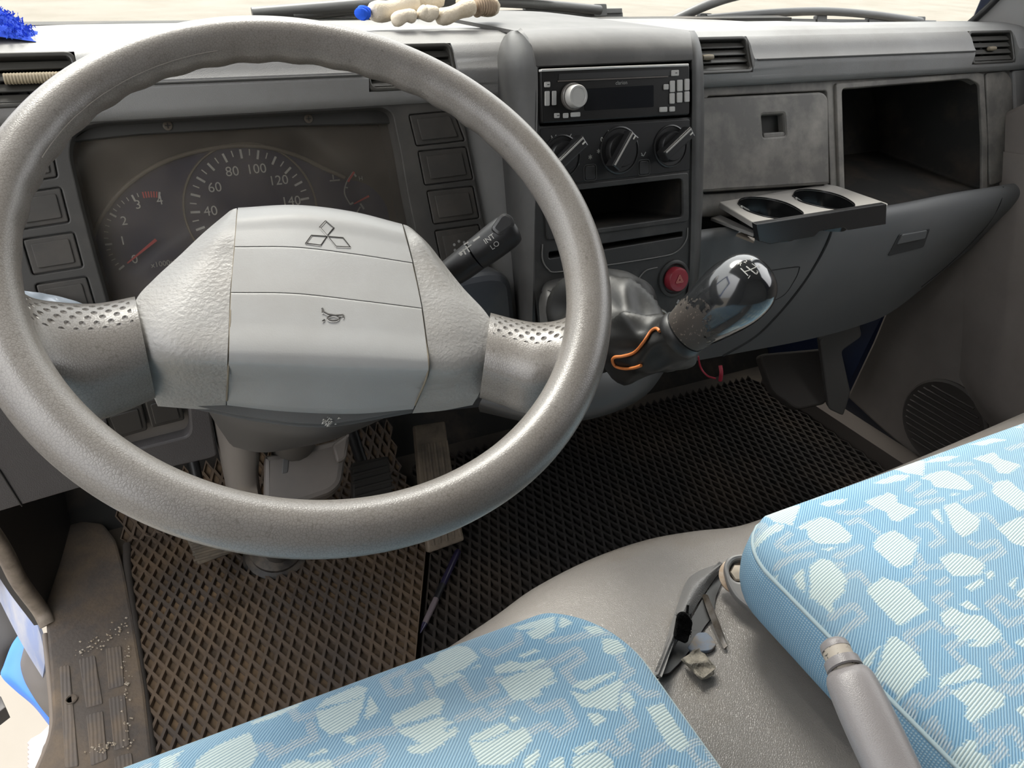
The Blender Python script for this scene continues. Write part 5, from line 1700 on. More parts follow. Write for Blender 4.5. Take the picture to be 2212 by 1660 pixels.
# tapered left leg of the shroud
rings = []
for (xl, xr, y, d) in ((450, 566, 870, 0.735), (456, 566, 905, 0.75), (468, 562, 965, 0.775), (480, 560, 1020, 0.80), (496, 572, 1095, 0.835), (520, 585, 1180, 0.88)):
    a, b = PD(xl, y, d), PD(xr, y + 12, d)
    e = b - a
    f_ = ray((xl + xr) / 2, y)
    f_ = f_ / np.linalg.norm(f_)
    rings.append([a + f_ * 0.03, a + e * 0.10 + f_ * 0.006, a + e * 0.32 - f_ * 0.006, a + e * 0.6 - f_ * 0.004, a + e * 0.9 + f_ * 0.002, b + f_ * 0.015, b + f_ * 0.06, a + f_ * 0.07])
loft('shroud_leg', [cr([r[k] for r in rings], 26)[:, :] for k in range(8)] and [np.array([cr([r[k] for r in rings], 26)[m] for k in range(8)]) for m in range(26)], COLG, co, True, True, 70)
bx = Plane(PD(655, 1020, 0.80), -(ray(655, 1020)) + np.array([0, 0, 0.15]))
b1 = ppx('key_box', bx, [(570, 985), (620, 978), (720, 952), (752, 936), (745, 1000), (738, 1045), (716, 1066), (640, 1092), (568, 1100)], [0.004, 0.002, 0.002, 0.006, 0.01, 0.012, 0.01, 0.004, 0.004], z=0.0, depth=0.06, bev=0.006, material=COLD, parent=co)
ppx('key_box_rib', bx, [(612, 980), (626, 978), (622, 1022), (608, 1024)], 0.002, z=0.0008, depth=0.004, bev=0.001, material=mat('shroud_slate', (0, 0, 0)), parent=b1)
ppx('key_box_wing', bx, [(716, 962), (756, 934), (748, 992), (728, 1002)], 0.004, z=0.006, depth=0.02, bev=0.003, material=COLD, parent=b1)
tube('shaft', [WC - WP.n * s for s in np.linspace(0.30, 0.84, 8)], 0.022, mat('shaft_dark', (0.05, 0.045, 0.04), 0.6), co, 16)
ft = WC - WP.n * 0.845
lathe('floor_boot', [(0.052, -0.012), (0.052, 0.0), (0.046, 0.006), (0.048, 0.014), (0.040, 0.020), (0.041, 0.028), (0.033, 0.036), (0.026, 0.05)], ft, WP.n * 0.55 + np.array([0, 0, 0.45]), mat('boot_rubber', (0.018, 0.016, 0.015), 0.6, col2=(0.08, 0.065, 0.05), nscale=40), co, 30)

# wiper stalk
wk = thing('wiper_stalk', PD(960, 590, 0.66), 'black wiper stalk with a ribbed end switch right of the hub', 'stalk')
s0, s1, s2, s3 = PD(905, 640, 0.665), PD(1030, 552, 0.652), PD(1076, 518, 0.648), PD(1106, 492, 0.645)
ctl = [(s0, 0.0105), (PD(960, 600, 0.66), 0.0118), (PD(1000, 572, 0.656), 0.0130), (PD(1026, 552, 0.653), 0.0134)]
pts = cr([c[0] for c in ctl], 24)
rr = cr([np.array([c[1]]) for c in ctl], 24)[:, 0]
tube('arm', pts, rr, mat('stalk_black', (0.013, 0.013, 0.014), 0.42, 0.35), wk, 28)
ctl = [(PD(1028, 550.5, 0.653), 0.0136), (PD(1050, 535, 0.651), 0.0142), (PD(1080, 512, 0.648), 0.0146), (PD(1098, 499, 0.646), 0.0140), (PD(1108, 491, 0.645), 0.0118), (PD(1112, 488, 0.645), 0.006)]
pts = cr([c[0] for c in ctl], 24)
rr = cr([np.array([c[1]]) for c in ctl], 24)[:, 0]
tube('end_switch', pts, rr, mat('stalk_black', (0, 0, 0)), wk, 28)
kn = Plane(PD(1082, 495, 0.634), -ray(1082, 495) + np.array([0, 0, 0.35]))
ppx('thumb_pad', kn, [(1058, 494), (1080, 462), (1092, 458), (1108, 466), (1114, 488), (1080, 512)], 0.004, z=0.002, depth=0.014, bev=0.003, material=mat('thumb_pad_black', (0.03, 0.03, 0.031), 0.3), parent=wk)
tx = Plane(PD(1040, 540, 0.6335), -ray(1040, 540) + np.array([0, -0.1, 0.25]), RC[0])
rt = math.radians(35)
text('stalk_letters', 'INT', tx, tx.uv(1057, 517), 0.0062, WHITEP, wk, rt, 0.0012)
tx2 = Plane(PD(1068, 530, 0.6335), -ray(1068, 530) + np.array([0, -0.1, -0.1]), RC[0])
text('stalk_letters', 'LO', tx2, tx2.uv(1069, 530), 0.0062, GREYP, wk, rt, 0.0012)
flat_marks('index_line', tx, [stroke(tx.uv(1022, 522), tx.uv(1036, 512), 0.0014)], 0.002, WHITEP, wk)
flat_marks('washer_symbol', tx, [stroke(tx.uv(996, 546), tx.uv(1018, 530), 0.0008), stroke(tx.uv(1000, 540), tx.uv(1006, 551), 0.0012), stroke(tx.uv(1006, 533), tx.uv(1014, 546), 0.0012), stroke(tx.uv(992, 547), tx.uv(998, 552), 0.0025), stroke(tx.uv(1002, 530), tx.uv(1012, 524), 0.001)], 0.0025, WHITEP, wk)

# ------------------------------------------------------------------ pedals
def pedal(name, label, corners, d, ribs, material, parent_arm=None, tilt=(0, -0.75, 0.66)):
    c = np.mean(np.array(corners), 0)
    pl = Plane(PD(c[0], c[1], d), tilt)
    t = thing(name, PD(c[0], c[1], d), label, 'pedal')
    uv = pl.uvs(corners)
    plate('pad', pl, roundpoly(uv, 0.005), (), 0.0, 0.012, 0.003, material, t)
    cc = sum(uv) / len(uv)
    w = max(p[0] for p in uv) - min(p[0] for p in uv)
    h = max(p[1] for p in uv) - min(p[1] for p in uv)
    for k in range(ribs):
        yy = cc[1] - h * 0.36 + h * 0.72 * k / (ribs - 1)
        bar('rib', pl, (cc[0] - w * 0.42, yy), (cc[0] + w * 0.42, yy), h * 0.36 / ribs, 0.0025, 0.004, material, t)
    tube('arm', cr([pl.w(*cc, -0.012), pl.w(*cc, -0.06) + np.array([0, 0.04, 0.06]), np.array([pl.w(*cc)[0], 1.305, pl.w(*cc)[2] + 0.30])], 12), 0.009, BLACK, t, 8)
    return t


pedal('clutch_pedal', 'dusty ribbed clutch pedal left of the steering column foot', [(428, 1222), (520, 1188), (486, 1120), (396, 1150)], 1.13, 6, PEDALR)
pedal('brake_pedal', 'ribbed black brake pedal in the shadow right of the column', [(762, 1085), (850, 1065), (840, 985), (760, 1000)], 1.10, 5, mat('brake_rubber', (0.03, 0.027, 0.024), 0.6, 0.4))
ac = thing('accelerator_pedal', PZ(960, 1190, 0.02), 'long worn accelerator pedal with a pale lower end', 'pedal')
ap = Plane(PZ(965, 1185, 0.03), (0, -0.80, 0.6))
ppx('pedal_plate', ap, [(926, 1196), (1004, 1168), (985, 1080), (962, 910), (896, 920), (910, 1080)], 0.004, z=0.0, depth=0.014, bev=0.003, material=TAN, parent=ac)
for k in range(5):
    a = ap.uv(912 + k * 13, 960 - 2 * k)
    b = ap.uv(936 + k * 14.5, 1180 - 5 * k)
    bar('groove_rib', ap, a, b, 0.004, 0.0015, 0.003, TAN, ac)
# pen lying where the two mats meet
pn = thing('pen', PZ(945, 1300, 0.012), 'dark ballpoint pen lying on the floor between the two mats', 'pen')
a, b = PZ(990, 1190, 0.016), PZ(908, 1368, 0.014)
d = (b - a)
tube('barrel', [a + d * t for t in (0.0, 0.02, 0.45)], [0.004, 0.0052, 0.0052], PENM, pn, 12)
tube('grip', [a + d * t for t in (0.45, 0.47, 0.62)], [0.0056, 0.0056, 0.005], mat('pen_grip_black', (0.008, 0.008, 0.01), 0.5), pn, 12)
tube('lower_barrel', [a + d * t for t in (0.62, 0.9)], [0.0048, 0.0042], mat('pen_grey', (0.16, 0.13, 0.14), 0.35), pn, 12)
tube('tip', [a + d * t for t in (0.9, 0.96, 1.0)], [0.0042, 0.002, 0.0006], PENM, pn, 12)

# ------------------------------------------------------------------ engine cover between the seats
ec = thing('engine_cover', (0.42, 0.3, 0.15), 'grey grained vinyl engine cover between the two seats', 'engine cover')
crest = [(940, 1420), (1080, 1326), (1160, 1268), (1280, 1207), (1400, 1166), (1500, 1148), (1600, 1136), (1740, 1085), (1960, 1000), (2240, 880)]
cz = [0.26, 0.285, 0.295, 0.30, 0.30, 0.30, 0.295, 0.30, 0.30, 0.30]
Wc = [PZ(a, b, z) for (a, b), z in zip(crest, cz)]
rows = []
for dy, dz, f in ((0.05, -0.30, 1), (0.045, -0.16, 1), (0.022, -0.04, 1), (0.0, 0.0, 1), (-0.025, 0.016, 1), (-0.06, 0.024, 1), (-0.11, 0.030, 1), (-0.18, 0.030, 1), (-0.30, 0.026, 1), (-0.75, 0.02, 1)):
    rows.append([p + np.array([0, dy, dz if dz > -0.2 else -p[2] + 0.0]) for p in Wc])
GEC = grid_from(rows, 80, 70)
# gentle raised ridge along the front like the moulded seam in the photo
sheet('cover_skin', GEC, VINYL, ec, 0.006, 70)

# seat-belt slot: torn flap, hole, velcro, tape, bracket
HZ = 0.330
hp_ = Plane(PZ(1500, 1380, HZ), (0, 0, 1))
sf = thing('belt_slot_flap', PZ(1490, 1340, HZ), 'curled grey vinyl flap along the belt slot in the engine cover', 'flap')
fl_l = [(1416, 1461), (1436, 1393), (1463, 1309), (1490, 1247), (1556, 1216)]
fl_m = [(1422, 1457), (1446, 1395), (1478, 1318), (1504, 1266), (1560, 1218)]
fl_r = [(1429, 1452), (1456, 1397), (1492, 1330), (1518, 1288), (1566, 1220)]
rows = [[PZ(a, b, HZ + 0.004) for a, b in fl_l], [PZ(a, b, HZ + 0.016) for a, b in fl_m], [PZ(a, b, HZ + 0.006) for a, b in fl_r]]
sheet('flap', grid_from(rows, 30, 12), mat('flap_grey', (0.21, 0.205, 0.20), 0.5, bump=('leather', 420, 0.3, 0.0008)), sf, 0.004)
ppx('slot_hole', hp_, [(1416, 1462), (1456, 1400), (1495, 1335), (1520, 1290), (1562, 1226), (1567, 1240), (1546, 1290), (1541, 1330), (1522, 1354), (1492, 1402), (1472, 1428), (1446, 1454)], 0.002, z=0.0045, depth=0.004, bev=0, material=BLACK, parent=sf)
br = thing('seat_bracket', PZ(1540, 1330, HZ), 'bare metal seat bracket strip in the belt slot', 'bracket')
rows = [[PZ(1516, 1286, HZ + 0.006), PZ(1528, 1320, HZ + 0.008), PZ(1548, 1370, HZ + 0.006), PZ(1564, 1402, HZ + 0.004)],
        [PZ(1524, 1284, HZ + 0.010), PZ(1540, 1318, HZ + 0.012), PZ(1558, 1366, HZ + 0.010), PZ(1571, 1396, HZ + 0.006)]]
sheet('strip', grid_from(rows, 16, 6), mat('bracket_metal', (0.26, 0.24, 0.22), 0.35, metal=0.7, col2=(0.12, 0.09, 0.06), nscale=60), br, 0.003)
ppx('paint_patch', hp_, [(1506, 1366), (1528, 1366), (1550, 1392), (1536, 1406), (1496, 1408), (1484, 1400)], 0.004, z=0.0052, depth=0.003, bev=0.0008, material=mat('worn_blue_metal', (0.12, 0.15, 0.20), 0.5, col2=(0.17, 0.13, 0.09), nscale=50, nlo=0.4, nhi=0.6), parent=br)
vc = thing('velcro_tab', PZ(1476, 1352, HZ + 0.02), 'fuzzy black velcro tab stuck on the belt slot flap', 'velcro tab')
vp_ = Plane(PZ(1476, 1352, HZ + 0.024), (-0.25, -0.45, 0.85))
ppx('tab', vp_, [(1466, 1322), (1480, 1320), (1498, 1344), (1486, 1390), (1456, 1376), (1462, 1340)], 0.003, z=0.0, depth=0.006, bev=0.0015, material=VELCRO, parent=vc)
tube('thread', [vp_.hit(1484, 1326, 0.002), vp_.hit(1486, 1308, 0.003)], 0.0012, VELCRO, vc, 6)
V, F = [], []
for k in range(500):
    q = rng.random(2)
    p = vp_.hit(1462 + 32 * q[0], 1328 + 50 * q[1], 0.0)
    dd = np.array([rng.normal(0, 0.6), rng.normal(0, 0.6), 1.0]) * (0.0015 + 0.0022 * rng.random())
    b = len(V)
    V += [p + np.array([0.0003, 0, 0]), p - np.array([0.0003, 0, 0]), p + dd]
    F.append((b, b + 1, b + 2))
o = mk('fuzz', V, F, VELCRO, vc, None)
o['kind'] = 'stuff'
tp = thing('cloth_tape', PZ(1508, 1432, HZ + 0.01), 'dirty grey square of cloth tape on the engine cover', 'tape')
rows = []
for j, t in enumerate(np.linspace(0, 1, 9)):
    row = []
    for i, s in enumerate(np.linspace(0, 1, 9)):
        a = np.array([1470, 1425]) * (1 - s) * (1 - t) + np.array([1512, 1400]) * s * (1 - t) + np.array([1514, 1470]) * (1 - s) * t + np.array([1547, 1444]) * s * t
        row.append(PZ(a[0], a[1], HZ + 0.010 + 0.003 * sin(5 * s + 3 * t) + 0.002 * sin(9 * t - 4 * s) - 0.004 * (abs(s - 0.5) > 0.45)))
    rows.append(row)
sheet('patch', grid_from(rows, 26, 26), TAPEM, tp, 0.003)
# belt anchor with bolt beside the passenger seat
an = thing('belt_anchor', PZ(1590, 1245, HZ + 0.02), 'grey seat belt anchor plate with a rusty bolt beside the passenger seat', 'belt anchor')
ap_ = Plane(PZ(1592, 1245, HZ + 0.03), (-0.35, -0.25, 0.9))
AN = [(1562, 1222), (1572, 1202), (1598, 1194), (1640, 1200), (1680, 1290), (1655, 1330), (1620, 1316), (1588, 1290), (1572, 1262)]
HOLE = [(1574, 1226), (1586, 1208), (1612, 1206), (1624, 1226), (1616, 1252), (1594, 1258), (1578, 1246)]
ppx('plate', ap_, AN, 0.012, holes=[(HOLE, 0.012)], z=0.0, depth=0.010, bev=0.003, material=mat('anchor_grey', (0.20, 0.195, 0.19), 0.45), parent=an)
c = ap_.uv(1598, 1234)
lathe('washer', [(0.019, -0.002), (0.019, 0.0), (0.016, 0.001), (0.0, 0.001)], ap_.w(*c, -0.012), ap_.n, RUST, an, 24)
lathe('bolt', [(0.0095, 0.0), (0.0095, 0.006), (0.008, 0.008), (0.0, 0.0085)], ap_.w(*c, -0.011), ap_.n, mat('bolt_metal', (0.55, 0.48, 0.40), 0.35, metal=0.8), an, 6, 20)

# ------------------------------------------------------------------ seats
def crop_xy(ox, oy, sc):
    return lambda pts: [(ox + x / sc, oy + y / sc) for x, y in pts]


cA, cB, cC, cD = crop_xy(340, 1300, 3.568), crop_xy(940, 1300, 3.568), crop_xy(1600, 880, 3.614), crop_xy(1740, 1260, 4.15)
PA = [[(700, 850), (1080, 690), (1120, 700), (1050, 760), (880, 850), (720, 890)], [(1290, 700), (1540, 590), (1620, 640), (1560, 720), (1280, 780), (1210, 810)],
      [(1210, 830), (1540, 730), (1600, 690), (1580, 800), (1530, 940), (1440, 1000), (1330, 1030), (1250, 950)], [(1640, 710), (1710, 830), (1610, 910), (1590, 870)],
      [(420, 1090), (700, 970), (750, 1090), (780, 1170), (700, 1284), (270, 1284), (290, 1210)], [(0, 1160), (180, 1090), (120, 1190), (110, 1284), (0, 1284)],
      [(1800, 880), (2130, 730), (2210, 760), (2180, 860), (1830, 970)], [(1840, 1000), (2212, 890), (2212, 1050), (2050, 1120), (1960, 1070)], [(1910, 1140), (2212, 1060), (2212, 1110), (2060, 1200), (1960, 1190)],
      [(1140, 1190), (1290, 1130), (1320, 1160), (1180, 1200)], [(1430, 1040), (1550, 1040), (1520, 1110), (1450, 1090)], [(960, 1270), (1080, 1220), (1200, 1250), (1340, 1225), (1360, 1340), (940, 1340)],
      [(2030, 460), (2212, 380), (2212, 560), (2130, 570), (2080, 500)]]
LA = [[(1890, 490), (1740, 560), (1800, 700), (1940, 670), (1920, 560), (2080, 500)], [(1030, 790), (1080, 880), (1220, 840)], [(1170, 940), (1210, 1050), (1060, 1090), (890, 1180), (850, 1110), (780, 1120)],
      [(1560, 1050), (1700, 1010), (1820, 1000)], [(1380, 1250), (1700, 1130), (1740, 1210), (1680, 1284)], [(2080, 620), (2110, 700)]]
PB = [[(30, 330), (170, 265), (260, 310), (340, 410), (230, 500), (60, 560), (0, 590), (0, 380)], [(0, 590), (180, 530), (220, 560), (60, 640), (0, 650)],
      [(600, 140), (930, 60), (920, 200), (830, 260), (760, 270), (700, 210), (780, 170), (650, 180)], [(960, 90), (1000, 80), (1060, 130), (990, 180), (960, 170)], [(1140, 160), (1270, 130), (1330, 190), (1210, 230)],
      [(1290, 250), (1420, 240), (1490, 330), (1380, 390), (1300, 370)], [(640, 400), (780, 340), (800, 365), (690, 410)], [(450, 490), (580, 440), (680, 460), (840, 420), (850, 450), (740, 520), (640, 520), (470, 550)],
      [(490, 600), (650, 540), (880, 490), (920, 550), (800, 680), (820, 720), (700, 760), (590, 760), (560, 700)], [(820, 640), (930, 580), (950, 600), (850, 660)], [(280, 510), (350, 460), (350, 480)],
      [(1110, 610), (1380, 520), (1400, 540), (1160, 680), (1050, 640)], [(1040, 680), (1170, 710), (1430, 580), (1470, 620), (1420, 680), (1400, 840), (1240, 820), (1130, 810), (1080, 740)],
      [(1440, 690), (1500, 680), (1550, 770), (1500, 830), (1430, 760)], [(1170, 870), (1240, 855), (1340, 905), (1230, 960)], [(1630, 800), (1770, 740), (1980, 1070), (1900, 1140), (1800, 1100), (1750, 1010)],
      [(280, 1050), (520, 940), (580, 1000), (400, 1090), (260, 1090)], [(260, 1100), (400, 1100), (690, 980), (750, 1080), (640, 1200), (560, 1284), (330, 1284)], [(570, 900), (620, 880), (650, 910), (590, 950)],
      [(1040, 1160), (1230, 1070), (1270, 1110), (1120, 1190)], [(1050, 1210), (1290, 1160), (1370, 1230), (1390, 1330), (1060, 1330)], [(680, 1240), (790, 1150), (810, 1200), (740, 1300), (680, 1300)],
      [(880, 1260), (960, 1200), (1000, 1230), (990, 1300), (880, 1300)], [(0, 720), (60, 770), (30, 880), (0, 860)], [(0, 930), (170, 930), (110, 960), (0, 1020)], [(0, 1060), (170, 970), (170, 1040), (0, 1130)],
      [(1800, 1260), (1860, 1240), (1890, 1310), (1790, 1310)]]
LB = [[(640, 220), (650, 290), (440, 390), (380, 350)], [(200, 590), (290, 750), (460, 680), (420, 600), (500, 590)], [(890, 280), (1000, 270), (1340, 190)], [(780, 520), (1100, 350), (1150, 420), (990, 520), (1060, 600)],
      [(1420, 390), (1480, 490)], [(1450, 560), (1520, 500)], [(1380, 710), (1540, 620), (1610, 700), (1720, 660)], [(450, 800), (580, 760)], [(730, 790), (800, 840), (980, 770), (1070, 940), (940, 1040), (860, 960), (740, 1010)],
      [(180, 910), (350, 850), (390, 910), (510, 860)], [(1430, 760), (1540, 930), (1420, 1010), (1500, 1120), (1390, 1170), (1350, 1090), (1290, 1130)], [(1620, 1180), (1830, 1060)], [(1640, 1190), (1620, 1284)]]
PC_ = [[(80, 1020), (130, 940), (280, 870), (360, 890), (330, 930), (170, 980)], [(100, 1130), (150, 1080), (190, 1110), (180, 1160), (250, 1170), (330, 1210), (240, 1290), (180, 1260), (120, 1180)],
       [(440, 920), (530, 870), (640, 830), (760, 880), (880, 990), (850, 1040), (740, 1050), (600, 1040), (540, 990), (520, 930)], [(640, 1085), (760, 1070), (690, 1105)],
       [(540, 1210), (640, 1160), (710, 1180), (790, 1260), (840, 1330), (800, 1420), (640, 1446), (570, 1420)], [(430, 1250), (500, 1220), (530, 1370), (480, 1330)], [(620, 720), (700, 690), (850, 690), (800, 730), (690, 750)],
       [(970, 720), (1160, 650), (1220, 680), (1230, 740), (1390, 800), (1240, 890), (1170, 880), (1140, 810), (1040, 760)], [(1040, 560), (1220, 490), (1330, 510), (1290, 550), (1130, 575)],
       [(1030, 1080), (1090, 990), (1200, 960), (1270, 1000), (1380, 1090), (1330, 1230), (1220, 1260), (1100, 1150)], [(1410, 540), (1500, 500), (1610, 480), (1740, 550), (1820, 630), (1760, 660), (1660, 640), (1520, 620), (1480, 560)],
       [(1480, 820), (1540, 800), (1580, 930), (1530, 890)], [(1580, 780), (1680, 750), (1760, 820), (1860, 900), (1840, 980), (1730, 1040), (1650, 970)], [(1630, 680), (1720, 675), (1650, 700)],
       [(1440, 390), (1560, 345), (1720, 360), (1620, 400), (1500, 400)], [(1810, 390), (1980, 340), (2030, 400), (2190, 460), (2090, 530), (2010, 520), (1960, 440)], [(1960, 690), (1970, 600), (2080, 580), (2150, 650), (2212, 700), (2212, 830), (2150, 840)],
       [(1800, 240), (1980, 205), (2090, 240), (1960, 260), (1900, 275)], [(1990, 970), (2150, 890), (2260, 920), (2260, 1130), (2110, 1090)], [(1540, 1190), (1640, 1150), (1800, 1180), (1900, 1250), (1870, 1320), (1760, 1330), (1650, 1330)],
       [(1740, 1410), (1880, 1350), (1900, 1400), (1790, 1446)], [(2070, 1400), (2160, 1330), (2120, 1440)], [(2160, 100), (2212, 90), (2212, 130)], [(1900, 1320), (1950, 1290), (1980, 1330), (1930, 1360)]]
LC_ = [[(390, 960), (300, 1030), (370, 1080), (540, 1030)], [(310, 1160), (570, 1120)], [(780, 800), (900, 810), (1040, 770)], [(850, 890), (930, 860), (1070, 970)], [(760, 1150), (950, 1080)], [(690, 1240), (800, 1210)],
       [(820, 1310), (930, 1280), (1000, 1370)], [(1310, 640), (1390, 580)], [(1380, 690), (1510, 650)], [(1390, 750), (1570, 720)], [(1380, 930), (1470, 920), (1570, 1050), (1480, 1090)], [(1380, 1030), (1340, 1080)],
       [(1750, 510), (1840, 500), (1950, 600)], [(1740, 750), (1890, 690)], [(1790, 870), (1910, 860), (1980, 940)], [(1790, 1080), (1850, 1110), (1980, 1070), (2040, 1150), (1860, 1220)], [(1380, 1160), (1420, 1240), (1360, 1290)],
       [(1640, 440), (1800, 430)], [(1420, 1260), (1570, 1250)], [(2090, 320), (2212, 280)], [(1290, 1370), (1420, 1330)], [(1540, 1380), (1600, 1350)]]
PD_ = [[(0, 290), (70, 270), (150, 330), (240, 310), (350, 400), (260, 430), (290, 570), (150, 590), (60, 480), (0, 420)], [(330, 510), (390, 470), (450, 530), (370, 580)], [(110, 240), (180, 220), (210, 245), (150, 270)],
       [(80, 0), (360, 0), (360, 60), (250, 130), (290, 190), (260, 200), (90, 50)], [(550, 50), (600, 0), (700, -60), (880, 0), (960, 90), (1110, 230), (850, 370), (740, 270), (640, 160)], [(1410, 50), (1560, 0), (1600, 10), (1490, 80)],
       [(1370, 190), (1460, 165), (1570, 250), (1480, 250)], [(1200, 270), (1320, 220), (1420, 280), (1580, 300), (1730, 420), (1760, 500), (1640, 570), (1440, 570), (1540, 500), (1360, 520), (1380, 470), (1320, 430), (1400, 370), (1260, 390)],
       [(540, 590), (690, 510), (640, 610), (580, 660)], [(730, 490), (810, 450), (890, 500), (1000, 590), (1120, 790), (900, 920), (830, 830), (750, 760), (630, 720), (700, 650)], [(1220, 840), (1460, 710), (1570, 750), (1580, 830), (1310, 890), (1220, 910)],
       [(1310, 950), (1520, 870), (1620, 900), (1800, 1000), (1780, 1080), (1510, 1230), (1440, 1170), (1470, 1080)], [(720, 1080), (830, 1060), (950, 1160), (1060, 1290), (1130, 1430), (1000, 1510), (920, 1430), (820, 1240)],
       [(780, 910), (810, 880), (880, 940), (820, 950)], [(1380, 1410), (1510, 1340), (1590, 1390), (1560, 1440), (1660, 1500), (1740, 1620), (1700, 1700), (1320, 1700), (1300, 1590), (1370, 1500)], [(1020, 1640), (1170, 1550), (1230, 1610), (1140, 1680), (1020, 1680)],
       [(1880, 100), (1990, 60), (1990, 170), (1900, 150)], [(1870, 540), (1990, 490), (1990, 600)], [(1900, 1120), (1990, 1080), (1990, 1220)], [(1860, 1600), (1990, 1560), (1990, 1680), (1850, 1680)]]
LD_ = [[(270, 220), (450, 170), (540, 280), (350, 360)], [(1160, 150), (1290, 100)], [(1200, 170), (1260, 220)], [(920, 450), (1160, 350), (1240, 430), (1360, 380)], [(930, 480), (1000, 560)], [(1280, 570), (1420, 510)], [(1320, 600), (1420, 700)],
       [(1640, 210), (1740, 140), (1850, 220), (1959, 180)], [(1660, 220), (1800, 380), (1959, 330)], [(600, 830), (730, 770)], [(930, 990), (1050, 950), (1110, 1020), (1290, 930)], [(880, 1110), (1020, 1040)], [(1600, 980), (1830, 920)],
       [(1040, 1210), (1190, 1140), (1340, 1360)], [(1050, 1310), (1140, 1290)], [(1560, 1250), (1640, 1360), (1480, 1440)], [(1690, 690), (1850, 620)], [(1700, 720), (1810, 840), (1959, 760)], [(1770, 540), (1840, 620)],
       [(1710, 1330), (1880, 1290), (1959, 1450)], [(1740, 1380), (1800, 1480), (1600, 1570)], [(1850, 980), (1959, 930)], [(1250, 1480), (1300, 1510)]]


def seat_fabric(name, twill):
    m = bpy.data.materials.new(name)
    m.use_nodes = True
    nt = m.node_tree
    b = nt.nodes['Principled BSDF']
    b.inputs['Roughness'].default_value = 0.9
    b.inputs['Specular IOR Level'].default_value = 0.2
    b.inputs['Sheen Weight'].default_value = 0.15
    at = nt.nodes.new('ShaderNodeAttribute')
    at.attribute_name = 'pattern'
    sep = nt.nodes.new('ShaderNodeSeparateColor')
    nt.links.new(at.outputs['Color'], sep.inputs[0])
    tc = nt.nodes.new('ShaderNodeTexCoord')

    def wave(angle, period, prof='SIN'):
        mp = nt.nodes.new('ShaderNodeMapping')
        mp.inputs['Rotation'].default_value = (0, 0, angle)
        nt.links.new(tc.outputs['Object'], mp.inputs['Vector'])
        w = nt.nodes.new('ShaderNodeTexWave')
        w.wave_profile = prof
        w.inputs['Scale'].default_value = 2 * pi / period / 20
        w.inputs['Distortion'].default_value = 0.6
        w.inputs['Detail Scale'].default_value = 3
        nt.links.new(mp.outputs[0], w.inputs['Vector'])
        return w.outputs['Fac']

    def mix(a, bb, fac):
        n = nt.nodes.new('ShaderNodeMix')
        n.data_type = 'RGBA'
        for s, v in (('A', a), ('B', bb)):
            if isinstance(v, tuple):
                n.inputs[s].default_value = (*v, 1)
            else:
                nt.links.new(v, n.inputs[s])
        if isinstance(fac, float):
            n.inputs['Factor'].default_value = fac
        else:
            nt.links.new(fac, n.inputs['Factor'])
        return n.outputs['Result']
    def lines_(f):
        k = nt.nodes.new('ShaderNodeMapRange')
        k.inputs['From Max'].default_value = 0.55
        nt.links.new(f, k.inputs['Value'])
        return k.outputs['Result']
    tw = wave(twill, 0.0019)
    th = wave(radians(78), 0.0021)
    th2 = wave(radians(-8), 0.0013)
    base = mix((0.105, 0.235, 0.37), (0.28, 0.45, 0.57), tw)
    light = mix((0.15, 0.26, 0.33), (0.56, 0.65, 0.64), lines_(th))
    light = mix(light, (0.48, 0.57, 0.56), 0.22)
    band = mix((0.15, 0.27, 0.38), (0.46, 0.53, 0.56), th)
    c = mix(base, light, sep.outputs[0])
    c = mix(c, band, sep.outputs[1])
    n = nt.nodes.new('ShaderNodeTexNoise')
    n.inputs['Scale'].default_value = 5
    n.inputs['Detail'].default_value = 4
    nt.links.new(tc.outputs['Object'], n.inputs['Vector'])
    mr = nt.nodes.new('ShaderNodeMapRange')
    mr.inputs['From Min'].default_value = 0.45
    mr.inputs['From Max'].default_value = 0.75
    mr.inputs['To Max'].default_value = 0.22
    nt.links.new(n.outputs['Fac'], mr.inputs['Value'])
    c = mix(c, (0.42, 0.42, 0.34), mr.outputs['Result'])
    nt.links.new(c, b.inputs['Base Color'])
    bp = nt.nodes.new('ShaderNodeBump')
    bp.inputs['Strength'].default_value = 0.5
    bp.inputs['Distance'].default_value = 0.0006
    hm = mix(tw, th, sep.outputs[0])
    nt.links.new(hm, bp.inputs['Height'])
    nt.links.new(bp.outputs['Normal'], b.inputs['Normal'])
    return m


def in_poly(P, poly):
    x, y = P[:, 0], P[:, 1]
    ins = np.zeros(len(P), bool)
    n = len(poly)
    for i in range(n):
        x0, y0 = poly[i - 1]
        x1, y1 = poly[i]
        if y0 == y1:
            continue
        c = ((y0 > y) != (y1 > y)) & (x < (x1 - x0) * (y - y0) / (y1 - y0) + x0)
        ins ^= c
    return ins


def near_line(P, a, b, w):
    a, b = np.array(a), np.array(b)
    d = b - a
    t = np.clip(((P - a) @ d) / (d @ d + 1e-12), 0, 1)
    return np.linalg.norm(P - (a + t[:, None] * d), axis=1) < w


